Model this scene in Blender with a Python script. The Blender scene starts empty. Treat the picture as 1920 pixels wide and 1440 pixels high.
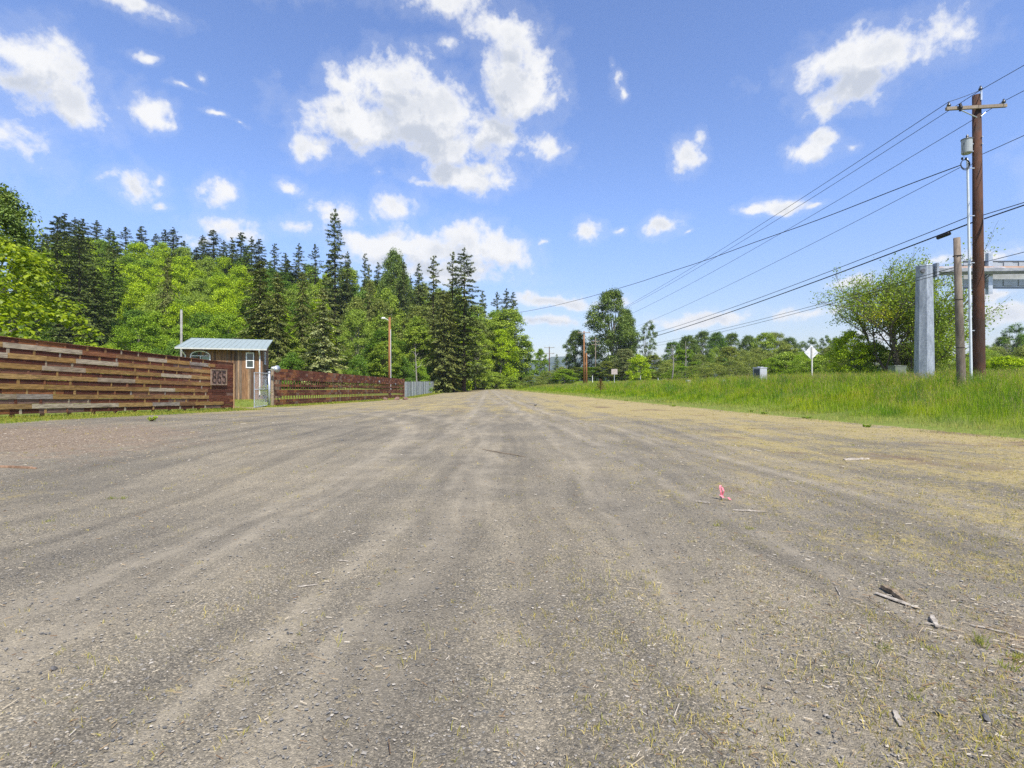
import bpy, math, random
import numpy as np
from mathutils import Vector, Matrix

SC = bpy.context.scene
COL = SC.collection
R = math.radians
F = 1000.0 / 1920.0          # focal length over picture width
EYE = 1.25
HZ = 720.0                   # row of the horizon in the 1920 x 1440 photograph

# ------------------------------------------------------------------ camera
cam = bpy.data.objects.new('camera', bpy.data.cameras.new('camera'))
COL.objects.link(cam)
cam.location = (0, 0, EYE)
cam.rotation_euler = (R(90), 0, 0)
cam.data.sensor_width = 36.0
cam.data.lens = 36.0 * F
cam.data.clip_start = 0.05
cam.data.clip_end = 20000
SC.camera = cam

# ------------------------------------------------------------------ light
SUN_EL, SUN_AZ = R(54), R(155)      # azimuth from +Y towards +X
SDIR = Vector((math.sin(SUN_AZ) * math.cos(SUN_EL), math.cos(SUN_AZ) * math.cos(SUN_EL), math.sin(SUN_EL)))
sun = bpy.data.objects.new('sun', bpy.data.lights.new('sun', 'SUN'))
COL.objects.link(sun)
sun.rotation_euler = SDIR.to_track_quat('Z', 'Y').to_euler()
sun.data.energy = 4.2
sun.data.angle = R(0.53)
sun.data.color = (1.0, 0.955, 0.88)
SC.view_settings.view_transform = 'Standard'
SC.view_settings.look = 'None'
SC.view_settings.gamma = 1
SC.view_settings.exposure = 0.62
SC.cycles.use_denoising = False
SC.cycles.max_bounces = 6
SC.cycles.diffuse_bounces = 3
SC.cycles.glossy_bounces = 2
SC.cycles.transmission_bounces = 3
SC.cycles.volume_bounces = 0
SC.cycles.transparent_max_bounces = 6


# ------------------------------------------------------------------ node helpers
class N:
    """small wrapper for building node trees"""
    def __init__(s, tree):
        s.t = tree; s.n = tree.nodes; s.l = tree.links

    def new(s, kind, **kw):
        nd = s.n.new(kind)
        for k, v in kw.items(): setattr(nd, k, v)
        return nd

    def put(s, sock, v):
        if v is None: return
        if isinstance(v, bpy.types.NodeSocket): s.l.new(v, sock)
        else:
            try: sock.default_value = v
            except Exception:
                sock.default_value = (v[0], v[1], v[2], 1.0)

    def m(s, op, a, b=None, c=None, clamp=False):
        nd = s.new('ShaderNodeMath', operation=op, use_clamp=clamp)
        s.put(nd.inputs[0], a); s.put(nd.inputs[1], b)
        if c is not None: s.put(nd.inputs[2], c)
        return nd.outputs[0]

    def v(s, op, a, b=None, c=None, out=0):
        nd = s.new('ShaderNodeVectorMath', operation=op)
        s.put(nd.inputs[0], a)
        if b is not None: s.put(nd.inputs[1], b)
        if c is not None: s.put(nd.inputs[2], c)
        return nd.outputs[out]

    def scale(s, a, f):
        nd = s.new('ShaderNodeVectorMath', operation='SCALE')
        s.put(nd.inputs[0], a); s.put(nd.inputs[3], f)
        return nd.outputs[0]

    def ss(s, x, lo, hi, a=0.0, b=1.0):
        nd = s.new('ShaderNodeMapRange', interpolation_type='SMOOTHSTEP')
        s.put(nd.inputs[0], x); s.put(nd.inputs[1], lo); s.put(nd.inputs[2], hi); s.put(nd.inputs[3], a); s.put(nd.inputs[4], b)
        return nd.outputs[0]

    def lin(s, x, lo, hi, a=0.0, b=1.0):
        nd = s.new('ShaderNodeMapRange', clamp=True)
        s.put(nd.inputs[0], x); s.put(nd.inputs[1], lo); s.put(nd.inputs[2], hi); s.put(nd.inputs[3], a); s.put(nd.inputs[4], b)
        return nd.outputs[0]

    def mix(s, f, a, b, blend='MIX'):
        nd = s.new('ShaderNodeMix', data_type='RGBA', blend_type=blend)
        s.put(nd.inputs[0], f); s.put(nd.inputs[6], a); s.put(nd.inputs[7], b)
        return nd.outputs[2]

    def noise(s, vec, scale, detail=4, rough=0.55, dist=0.0, out=0):
        nd = s.new('ShaderNodeTexNoise')
        s.put(nd.inputs['Vector'], vec); s.put(nd.inputs['Scale'], scale); s.put(nd.inputs['Detail'], detail)
        s.put(nd.inputs['Roughness'], rough); s.put(nd.inputs['Distortion'], dist)
        return nd.outputs[out]

    def voro(s, vec, scale, feature='F1', out='Distance', rnd=1.0):
        nd = s.new('ShaderNodeTexVoronoi', feature=feature)
        s.put(nd.inputs['Vector'], vec); s.put(nd.inputs['Scale'], scale); s.put(nd.inputs['Randomness'], rnd)
        return nd.outputs[out]

    def ramp(s, x, stops, interp='LINEAR'):
        nd = s.new('ShaderNodeValToRGB')
        cr = nd.color_ramp; cr.interpolation = interp
        cr.elements[0].position = stops[0][0]; cr.elements[0].color = (*stops[0][1], 1)
        cr.elements[1].position = 1.0; cr.elements[1].color = (*stops[-1][1], 1)
        for (p, c) in stops[1:]:
            if p < 1.0:
                e = cr.elements.new(p); e.color = (*c, 1)
        s.put(nd.inputs[0], x)
        return nd.outputs[0]

    def sep(s, vec):
        nd = s.new('ShaderNodeSeparateXYZ'); s.put(nd.inputs[0], vec)
        return nd.outputs

    def comb(s, x, y, z):
        nd = s.new('ShaderNodeCombineXYZ')
        s.put(nd.inputs[0], x); s.put(nd.inputs[1], y); s.put(nd.inputs[2], z)
        return nd.outputs[0]

    def bump(s, h, strength=0.4, dist=0.02, normal=None):
        nd = s.new('ShaderNodeBump')
        s.put(nd.inputs['Height'], h); nd.inputs['Strength'].default_value = strength
        nd.inputs['Distance'].default_value = dist
        if normal is not None: s.put(nd.inputs['Normal'], normal)
        return nd.outputs[0]


def mat(name):
    m = bpy.data.materials.new(name)
    m.use_nodes = True
    m.node_tree.nodes.clear()
    n = N(m.node_tree)
    out = n.new('ShaderNodeOutputMaterial')
    return m, n, out


def principled(n, out, color, rough=0.7, metal=0.0, normal=None, spec=0.4):
    p = n.new('ShaderNodeBsdfPrincipled')
    n.put(p.inputs['Base Color'], color); n.put(p.inputs['Roughness'], rough); n.put(p.inputs['Metallic'], metal)
    n.put(p.inputs['Specular IOR Level'], spec)
    if normal is not None: n.put(p.inputs['Normal'], normal)
    n.l.new(p.outputs[0], out.inputs['Surface'])
    return p


def simple(name, c, rough=0.6, metal=0.0, var=0.18, scale=6.0, bump=0.0, spec=0.4):
    m, n, out = mat(name)
    tc = n.new('ShaderNodeTexCoord').outputs['Object']
    f = n.noise(tc, scale, 6, 0.6)
    lo = tuple(x * (1 - var) for x in c); hi = tuple(min(1, x * (1 + var)) for x in c)
    colr = n.mix(n.ss(f, 0.3, 0.7), lo, hi)
    nm = n.bump(f, bump, 0.01) if bump else None
    principled(n, out, colr, rough, metal, nm, spec)
    return m


# ------------------------------------------------------------------ sky with clouds
# (column, row, half width, half height, weight) measured on the photograph, turned into azimuth / elevation
CL = [(60, 120, 170, 75, 1), (140, 190, 70, 55, .9), (30, 150, 90, 60, 1), (268, 212, 48, 42, .9), (285, 232, 34, 24, .8), (268, 352, 58, 36, .95),
      (300, 338, 24, 20, .8), (325, 384, 20, 14, .8), (410, 360, 48, 36, .95), (537, 351, 30, 19, .85), (270, 110, 22, 14, .7),
      (400, 214, 36, 10, .55), (375, 150, 20, 12, .5), (450, 232, 22, 8, .5), (340, 165, 60, 10, .4),
      (592, 268, 62, 36, 1), (680, 226, 118, 52, 1.25), (740, 165, 84, 56, 1.35), (800, 215, 110, 66, 1.3), (640, 150, 60, 28, .6), (850, 270, 120, 50, 1),
      (965, 140, 64, 96, 1.15), (950, 60, 80, 40, .9), (985, 190, 70, 60, 1), (1015, 275, 62, 36, .9), (820, 300, 60, 34, .6), (835, 90, 60, 30, .6), (925, 250, 80, 50, 1),
      (870, 330, 100, 32, 1.1), (905, 318, 50, 26, .9), (800, 345, 50, 16, .6), (708, 320, 24, 18, .5), (1000, 290, 60, 30, .8),
      (560, 425, 80, 30, .8), (640, 400, 110, 36, .8), (735, 390, 60, 40, .85), (610, 385, 40, 20, .8),
      (420, 425, 90, 28, .75), (380, 450, 60, 24, .8), (450, 440, 60, 20, .8),
      (830, 470, 130, 46, 1.2), (940, 478, 62, 40, 1.1), (720, 462, 90, 36, 1.1), (850, 510, 120, 26, 1.1), (660, 440, 60, 24, .8),
      (1157, 150, 26, 40, .7), (1145, 125, 16, 20, .6), (1170, 175, 16, 18, .6),
      (1290, 290, 46, 44, .9), (1318, 260, 24, 28, .8), (1520, 285, 60, 30, .95), (1555, 258, 40, 26, .9), (1600, 275, 30, 22, .5),
      (1570, 115, 105, 48, 1.2), (1660, 105, 120, 52, 1.2), (1610, 165, 90, 40, 1.1), (1720, 110, 70, 36, .7), (1500, 115, 40, 22, .6),
      (1400, 396, 40, 13, .85), (1460, 388, 60, 18, .85), (1535, 380, 30, 9, .5), (1102, 430, 34, 24, .95), (1165, 432, 20, 13, .6), (1240, 423, 42, 22, .95), (1295, 432, 14, 7, .5), (1022, 446, 20, 9, .5),
      (1050, 568, 110, 17, .9), (1035, 604, 80, 14, .85), (1120, 600, 60, 10, .5), (1330, 600, 140, 20, .85), (1500, 585, 120, 20, .85), (1600, 528, 90, 22, .75), (1260, 608, 60, 16, .8),
      (1850, 478, 90, 26, .85), (1900, 590, 90, 24, .85), (1880, 555, 60, 18, .6), (1740, 480, 60, 18, .5), (1700, 620, 130, 20, .7), (930, 600, 60, 20, .7),
      # beyond the frame
      (820, 0, 130, 50, .9), (1080, -70, 120, 50, .8), (250, 10, 160, 34, .8), (-60, 250, 200, 70, 1), (-200, 480, 160, 40, .9),
      (2060, 300, 170, 70, 1), (2200, 520, 200, 50, .9), (2150, 90, 160, 60, .9), (500, -60, 160, 50, .9)]


def build_sky():
    w = bpy.data.worlds.new('World')
    SC.world = w
    w.use_nodes = True
    t = w.node_tree
    t.nodes.clear()
    # group: cloud density as a function of (azimuth, elevation, 0) and the direction
    g = bpy.data.node_groups.new('cloud_field', 'ShaderNodeTree')
    g.interface.new_socket('ae', in_out='INPUT', socket_type='NodeSocketVector')
    g.interface.new_socket('dir', in_out='INPUT', socket_type='NodeSocketVector')
    g.interface.new_socket('field', in_out='OUTPUT', socket_type='NodeSocketFloat')
    n = N(g)
    gi = n.new('NodeGroupInput'); go = n.new('NodeGroupOutput')
    warp = n.noise(gi.outputs['dir'], 9.0, 4, 0.6, out='Color')
    ae = n.v('ADD', gi.outputs['ae'], n.v('MULTIPLY', n.v('SUBTRACT', warp, (0.5, 0.5, 0.5)), (0.085, 0.05, 0)))
    best = None
    blobs = []
    for (px, py, rx, ry, wgt) in CL:
        u, v = (px - 960) / 1000.0, (HZ - py) / 1000.0
        a = math.atan(u); e = math.atan(v * math.cos(a))
        blobs.append((a, e, rx / 1000 * math.cos(a) ** 2, ry / 1000 * math.cos(a) * math.cos(e) ** 2, wgt))
    rg = random.Random(5)
    for k in range(26):         # the rest of the sky, outside the photograph
        a = rg.uniform(0.95, 5.3); e = rg.uniform(0.12, 1.1)
        if a > math.pi: a -= 2 * math.pi
        blobs.append((a, e, rg.uniform(.1, .3), rg.uniform(.04, .12), rg.uniform(.8, 1.1)))
    for (a, e, rx, ry, wgt) in blobs:
        q = n.v('MULTIPLY_ADD', ae, (1 / rx, 1 / ry, 0), (-a / rx, -e / ry, 0))
        L = n.v('LENGTH', q, out=1)
        d = n.m('SUBTRACT', wgt, L)
        if best is None: best = d
        else:
            best = n.m('SMOOTH_MAX', best, d, 0.25)
    best = n.m('MAXIMUM', best, -1.2)
    f1 = n.noise(gi.outputs['dir'], 13.0, 9, 0.58, 0.3)
    f2 = n.noise(gi.outputs['dir'], 46.0, 5, 0.62)
    fr = n.m('ADD', n.m('MULTIPLY', n.m('SUBTRACT', f1, 0.5), 2.5), n.m('MULTIPLY', n.m('SUBTRACT', f2, 0.5), 1.05))
    n.put(go.inputs[0], n.m('ADD', best, fr))

    n = N(t)
    out = n.new('ShaderNodeOutputWorld')
    tc = n.new('ShaderNodeTexCoord').outputs['Generated']
    dirv = n.v('NORMALIZE', tc)
    x, y, z = n.sep(dirv)
    az = n.m('ARCTAN2', x, y)
    el = n.m('ARCSINE', z)
    ae = n.comb(az, el, 0.0)
    sky = n.new('ShaderNodeTexSky', sky_type='NISHITA')
    sky.sun_disc = False
    sky.sun_elevation = SUN_EL
    sky.sun_rotation = SUN_AZ
    sky.air_density = 1.0; sky.dust_density = 0.25; sky.ozone_density = 2.2; sky.altitude = 60

    def field(off):
        gn = n.new('ShaderNodeGroup'); gn.node_tree = g
        n.put(gn.inputs[0], n.v('ADD', ae, (off[0], off[1], 0)) if off else ae)
        n.put(gn.inputs[1], n.v('ADD', dirv, (off[0] * .8, 0, off[1])) if off else dirv)
        return gn.outputs[0]
    f0 = field(None)
    f1 = field((0.012, 0.036))
    dens = n.ss(f0, -0.05, 0.70)
    wisp = n.m('MULTIPLY', n.ss(f0, -0.5, 0.1), 0.10)
    dens = n.m('MAXIMUM', dens, wisp)
    fade = n.ss(el, -0.01, 0.14, 0.72, 0.97)          # near the horizon clouds sink into the air
    dens = n.m('MULTIPLY', dens, fade)
    # underside of a cloud: there is more cloud above this point than here
    under = n.m('MULTIPLY', n.ss(n.m('SUBTRACT', f1, n.m('MULTIPLY', f0, 0.45)), 0.0, 0.7), n.ss(f0, 0.15, .8))
    under = n.m('MAXIMUM', under, n.m('MULTIPLY', n.ss(f0, .35, 1.0), n.ss(n.noise(dirv, 9.0, 6, .6), .42, .62, 0.0, .6)))
    ccol = n.mix(under, (1.0, 1.0, 1.0), (0.62, 0.665, 0.75))
    ccol = n.scale(ccol, 5.15)
    skyc = n.mix(1.0, sky.outputs[0], n.mix(n.ss(el, 0.0, 0.34), (.80, .71, .70), (.93, .98, 1.22)), 'MULTIPLY')
    colr = n.mix(dens, skyc, ccol)
    bg = n.new('ShaderNodeBackground')
    n.put(bg.inputs[0], colr); bg.inputs[1].default_value = 0.125
    n.l.new(bg.outputs[0], out.inputs[0])
    w.cycles.sampling_method = 'MANUAL'
    w.cycles.sample_map_resolution = 512


build_sky()


# ------------------------------------------------------------------ object helpers
def tag(o, label=None, cat=None, group=None, kind=None):
    if label: o['label'] = label
    if cat: o['category'] = cat
    if group: o['group'] = group
    if kind: o['kind'] = kind
    return o


def empty(name, loc, label=None, cat=None, group=None, rz=0.0, kind=None):
    o = bpy.data.objects.new(name, None)
    COL.objects.link(o)
    o.location = loc; o.rotation_euler = (0, 0, rz)
    o.empty_display_size = 0.3
    return tag(o, label, cat, group, kind)


def arr_mesh(name, verts, faces, smooth=False, fmat=None):
    """mesh from numpy arrays: faces (M,3) or (M,4)"""
    me = bpy.data.meshes.new(name)
    verts = np.asarray(verts, np.float32); faces = np.asarray(faces, np.int32)
    me.vertices.add(len(verts)); me.vertices.foreach_set('co', verts.ravel())
    k = faces.shape[1]
    me.loops.add(faces.size); me.loops.foreach_set('vertex_index', faces.ravel())
    me.polygons.add(len(faces))
    me.polygons.foreach_set('loop_start', np.arange(0, faces.size, k, dtype=np.int32))
    me.polygons.foreach_set('loop_total', np.full(len(faces), k, np.int32))
    if fmat is not None: me.polygons.foreach_set('material_index', np.asarray(fmat, np.int32))
    me.update(calc_edges=True)
    me.polygons.foreach_set('use_smooth', np.full(len(faces), smooth, bool))
    return me


def link(name, me, mats=None, parent=None, **kw):
    o = bpy.data.objects.new(name, me)
    COL.objects.link(o)
    if mats is not None:
        for m in (mats if isinstance(mats, (list, tuple)) else [mats]): me.materials.append(m)
    if parent: o.parent = parent
    return tag(o, **kw)


class MB:
    def __init__(s): s.v = []; s.f = []; s.m = []

    def add(s, vs, fs, mi=0):
        b = len(s.v)
        s.v += [tuple(p) for p in vs]
        s.f += [tuple(b + i for i in f) for f in fs]
        s.m += [mi] * len(fs)
        return s

    def box(s, c, d, M=None, mi=0, rz=0.0, taper=1.0):
        """box with centre c, full size d, optional matrix"""
        hx, hy, hz = d[0] / 2, d[1] / 2, d[2] / 2
        vs = []
        for z, k in ((-hz, 1.0), (hz, taper)):
            for x, y in ((-hx, -hy), (hx, -hy), (hx, hy), (-hx, hy)):
                vs.append(Vector((x * k, y * k, z)))
        if rz:
            r = Matrix.Rotation(rz, 3, 'Z'); vs = [r @ p for p in vs]
        vs = [p + Vector(c) for p in vs]
        if M is not None: vs = [M @ p for p in vs]
        return s.add(vs, [(0, 3, 2, 1), (4, 5, 6, 7), (0, 1, 5, 4), (1, 2, 6, 5), (2, 3, 7, 6), (3, 0, 4, 7)], mi)

    def tube(s, pts, rad, sides=8, cap=True, mi=0, phase=0.0):
        pts = [Vector(p) for p in pts]
        if not isinstance(rad, (list, tuple)): rad = [rad] * len(pts)
        rings = []
        prev = None
        for i, p in enumerate(pts):
            d = (pts[min(i + 1, len(pts) - 1)] - pts[max(i - 1, 0)]).normalized()
            if prev is None:
                a = Vector((0, 0, 1)) if abs(d.z) < 0.9 else Vector((1, 0, 0))
                u = d.cross(a).normalized()
            else:
                u = (prev - d * prev.dot(d)).normalized()
            prev = u
            w = d.cross(u)
            rings.append([p + (u * math.cos(phase + 2 * math.pi * k / sides) + w * math.sin(phase + 2 * math.pi * k / sides)) * rad[i] for k in range(sides)])
        vs = [q for r in rings for q in r]
        fs = []
        for i in range(len(pts) - 1):
            for k in range(sides):
                a = i * sides + k; b = i * sides + (k + 1) % sides
                fs.append((a, b, b + sides, a + sides))
        if cap:
            fs.append(tuple(range(sides))[::-1])
            fs.append(tuple((len(pts) - 1) * sides + k for k in range(sides)))
        return s.add(vs, fs, mi)

    def build(s, name, mats, parent=None, smooth=False, bevel=0.0, **kw):
        me = bpy.data.meshes.new(name)
        me.from_pydata(s.v, [], s.f)
        me.polygons.foreach_set('material_index', s.m)
        me.update()
        me.polygons.foreach_set('use_smooth', [bool(smooth)] * len(s.f))
        o = link(name, me, mats, parent, **kw)
        if bevel:
            b = o.modifiers.new('bevel', 'BEVEL'); b.width = bevel; b.segments = 2; b.limit_method = 'ANGLE'
        return o


def P(px, py, D):
    return Vector(((px - 960) / 1000.0 * D, D, EYE + (HZ - py) / 1000.0 * D))


# ------------------------------------------------------------------ terrain
def sstep(x, a, b):
    t = np.clip((x - a) / (b - a), 0, 1)
    return t * t * (3 - 2 * t)


def edge_x(y):       # right edge of the gravel
    return np.interp(y, [-60, 0, 5, 12, 19, 35, 50, 83, 110, 156, 175, 260], [12.5, 12.1, 11.9, 11.5, 10.4, 8.6, 7.0, 3.5, 1.0, -3.5, -7, -16])


def fence_x(y):      # line of the fences on the left
    return np.interp(y, [-60, 8, 28.6, 34.3, 70.6, 150, 260], [-17.6, -15.9, -14.95, -15.4, -14.3, -17, -21])


_rg = np.random.default_rng(3)
_WV = [(_rg.uniform(.25, 2.6), _rg.uniform(0, 6.28), _rg.uniform(0, 6.28)) for _ in range(18)]


def wob(x, y, s=1.0):
    r = 0
    for (k, a, p) in _WV:
        r = r + np.sin((x * math.cos(a) + y * math.sin(a)) * k * s + p) / (1 + k)
    return r / 4.0


def hill(x, y):
    hx = np.interp(x, [-3000, -260, -170, -120, -70, -35, -20, -8, 10], [34, 34, 32, 27, 18, 6, 2, 0, 0])
    y0 = np.interp(x, [-300, -90, -50, -20, 0], [70, 74, 84, 105, 140])
    return hx * sstep(y, y0, y0 + 120)


def height(x, y):
    x = np.asarray(x, float); y = np.asarray(y, float)
    E = edge_x(y); s = x - E
    left = np.interp(y, [-60, 0, 10, 16, 28.6, 34, 50, 70, 110, 150, 260], [.35, .35, .33, .2, -.12, -.19, -.4, -.56, -.5, -.05, 0])
    h = left * sstep(-x, 3, 13)
    mid = np.interp(y, [0, 60, 110, 150, 260], [0, 0, -.12, -.03, 0])
    h = h + mid * (1 - sstep(-x, 3, 13))
    yard = sstep(-(x - fence_x(y)), 0.8, 3.0) * sstep(y, 24, 38) * (1 - sstep(y, 52, 70))
    h = h * (1 - yard) + 0.06 * yard
    h = h + sstep(-(x - fence_x(y)), 1.0, 9.0) * np.interp(y, [44, 80, 140, 200], [0, 1.15, .6, 0])
    C = np.interp(y, [-60, 0, 20, 40, 51, 75, 105, 150, 260], [1.1, 1.1, 1.12, 1.22, 1.08, .88, .68, .4, .2])
    berm = C * (0.06 * sstep(s, 0, 1.2) + 0.94 * sstep(s, 0.8, 9.0))
    rz = np.interp(y, [-60, 30, 80, 200, 400], [1.35, 1.42, 1.80, 2.2, 1.2])
    berm = berm + (rz - C) * sstep(s, 14, 19)
    berm = berm * (1 - 0.35 * sstep(s, 33, 44) - .65 * sstep(s, 44, 400))
    h = h + berm
    near = np.exp(-((x / 60) ** 2) - (y / 160) ** 2)
    h = h + 0.05 * wob(x, y, 1.1) * near * (0.25 + 2.2 * sstep(s, .3, 3)) * (1 - sstep(s, 17, 19) * (1 - sstep(s, 31, 33)))
    return h + hill(x, y)


def hz(x, y): return float(height(x, y))


def seg_dist(x, y, pts):
    d = np.full(x.shape, 1e9)
    for (ax, ay), (bx, by) in zip(pts[:-1], pts[1:]):
        vx, vy = bx - ax, by - ay
        t = np.clip(((x - ax) * vx + (y - ay) * vy) / (vx * vx + vy * vy), 0, 1)
        d = np.minimum(d, np.hypot(x - ax - t * vx, y - ay - t * vy))
    return d


def arcs(pts, n=24):     # Catmull-Rom through points
    out = []
    P_ = [pts[0]] + list(pts) + [pts[-1]]
    for i in range(1, len(P_) - 2):
        for k in range(n // (len(pts) - 1) + 1):
            t = k / (n // (len(pts) - 1) + 1)
            q = []
            for c in (0, 1):
                p0, p1, p2, p3 = P_[i - 1][c], P_[i][c], P_[i + 1][c], P_[i + 2][c]
                q.append(.5 * (2 * p1 + (p2 - p0) * t + (2 * p0 - 5 * p1 + 4 * p2 - p3) * t * t + (3 * p1 - p0 - 3 * p2 + p3) * t ** 3))
            out.append(tuple(q))
    out.append(pts[-1])
    return out


TRACKS = []
for off in (-.85, .85):
    TRACKS += [(arcs([(-2.4 + off, -4), (-1.5 + off, 3), (-1.2 + off, 9), (-2.5 + off, 17), (-6.5 + off, 24), (-14, 30.5 + off)]), .26, 1.0),
               (arcs([(.4 + off, -4), (.25 + off, 4), (.2 + off, 12), (-.6 + off, 25), (-3 + off, 50), (-5, 100), (-8, 150)]), .28, .9),
               (arcs([(4.0 + off, -4), (2.0 + off, 3), (.2 + off, 10), (-1.4 + off, 18), (-5 + off, 25), (-14, 31 + off)]), .3, .55),
               (arcs([(-7 + off, -2), (-4.4 + off, 4), (-3.4 + off, 10), (-4.5 + off, 18), (-8 + off, 25), (-14, 29.6 + off)]), .35, .6),
               (arcs([(-14, 31 + off), (-8, 23.5 + off), (0, 20 + off), (8, 17 + off), (20, 14)]), .3, .65),
               (arcs([(6.8 + off, -2), (4.6 + off, 4.5), (3.4 + off, 12), (2.6 + off, 30), (0, 70), (-6, 150)]), .35, .55)]


_tj = random.Random(8)
for off in (-2.3, 2.2, 4.4):
    TRACKS.append((arcs([(off * 1.15, -4), (off * .95, 4), (off * .7, 14), (off * .4 - 1.2, 36), (off * .2 - 6, 140)]), .17, .8))
for pts, w, a in list(TRACKS):
    for k in range(2):
        dx = _tj.uniform(-.75, .75); TRACKS.append(([(x + dx * (1 - i / len(pts)), y) for i, (x, y) in enumerate(pts)], w * .42, a * _tj.uniform(.5, .9)))


def axis(segs):
    a = []
    for lo, hi, st in segs: a += list(np.arange(lo, hi, st))
    return np.array(a + [segs[-1][1]])


def build_ground():
    gx = np.concatenate([-np.geomspace(6500, 305, 16), axis([(-300, -60, 6), (-60, -20, 1), (-20, -10, .33), (-10, 10, .11), (10, 22, .3), (22, 60, 1), (60, 300, 6)]), np.geomspace(305, 6500, 16)])
    gy = np.concatenate([-np.geomspace(800, 65, 6), axis([(-60, -4, 2), (-4, 1, .5), (1, 16, .18), (16, 36, .4), (36, 80, 1), (80, 300, 3)]), np.geomspace(305, 6900, 22)])
    X, Y = np.meshgrid(gx, gy)
    Z = height(X, Y)
    tr = np.zeros_like(X)
    for pts, w, a in TRACKS:
        d = seg_dist(X, Y, pts)
        ww = w * (1 + .02 * np.maximum(Y, 0))
        tr = np.maximum(tr, a * (.60 if w > .24 else .85) * np.exp(-(d / ww) ** 2))
    lot = (X < edge_x(Y)) & (X > fence_x(Y))
    Z = Z - 0.014 * tr * (Y < 60)
    s = X - edge_x(Y)
    q = X - fence_x(Y)
    # dry grass: thick right of the middle and across the far middle, thin on the left
    dry = np.clip(0.60 * sstep(X / (1 + .02 * np.abs(Y)), -.5, 5.0) + .62 * sstep(Y, 13, 28) + 0.32 * sstep(X, 7.5, 10.5) * sstep(-Y, -40, -8), 0, 1)
    dry = dry * (1 - .85 * np.clip(tr, 0, 1)) * (1 - .5 * sstep(-Y, -5, -2.6)) + .10
    strip = np.interp(Y, [0, 12, 16, 24, 31, 34, 70, 150], [3.2, 3.0, 2.6, 1.9, 1.0, 1.2, 1.6, 2.5])
    grass = np.maximum(sstep(s, -.5, .9), sstep(strip - q, -.35, .5))
    grass = np.where(Y > 156, np.maximum(grass, sstep(Y, 156, 162)), grass)
    gatepath = np.exp(-((Y - 31.5) / 1.3) ** 2) * (q > -9) * (q < 3)
    grass = grass * (1 - gatepath)
    chips = np.clip(1.0 * np.exp(-((X + 9.5) / 3.6) ** 2 - ((Y - 10.0) / 4.5) ** 2) + .8 * np.exp(-((X - 2.9) / 1.1) ** 2 - ((Y - 2.2) / .9) ** 2), 0, 1)
    ny, nx = X.shape
    idx = np.arange(nx * ny).reshape(ny, nx)
    F4 = np.stack([idx[:-1, :-1], idx[:-1, 1:], idx[1:, 1:], idx[1:, :-1]], -1).reshape(-1, 4)
    V = np.stack([X, Y, Z], -1).reshape(-1, 3)
    A = np.stack([tr, dry, grass, chips], -1).reshape(-1, 4)
    inlot = (lot & (Y < 158)).reshape(-1)[F4].all(1)
    gm = ground_material()
    for nm, sel in (('gravel_lot', inlot), ('ground', ~inlot)):
        f = F4[sel]
        used, inv = np.unique(f, return_inverse=True)
        me = arr_mesh(nm, V[used], inv.reshape(-1, 4), smooth=True)
        at = me.attributes.new('masks', 'FLOAT_COLOR', 'POINT')
        at.data.foreach_set('color', A[used].astype(np.float32).ravel())
        link(nm, me, gm, kind='structure')


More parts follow.
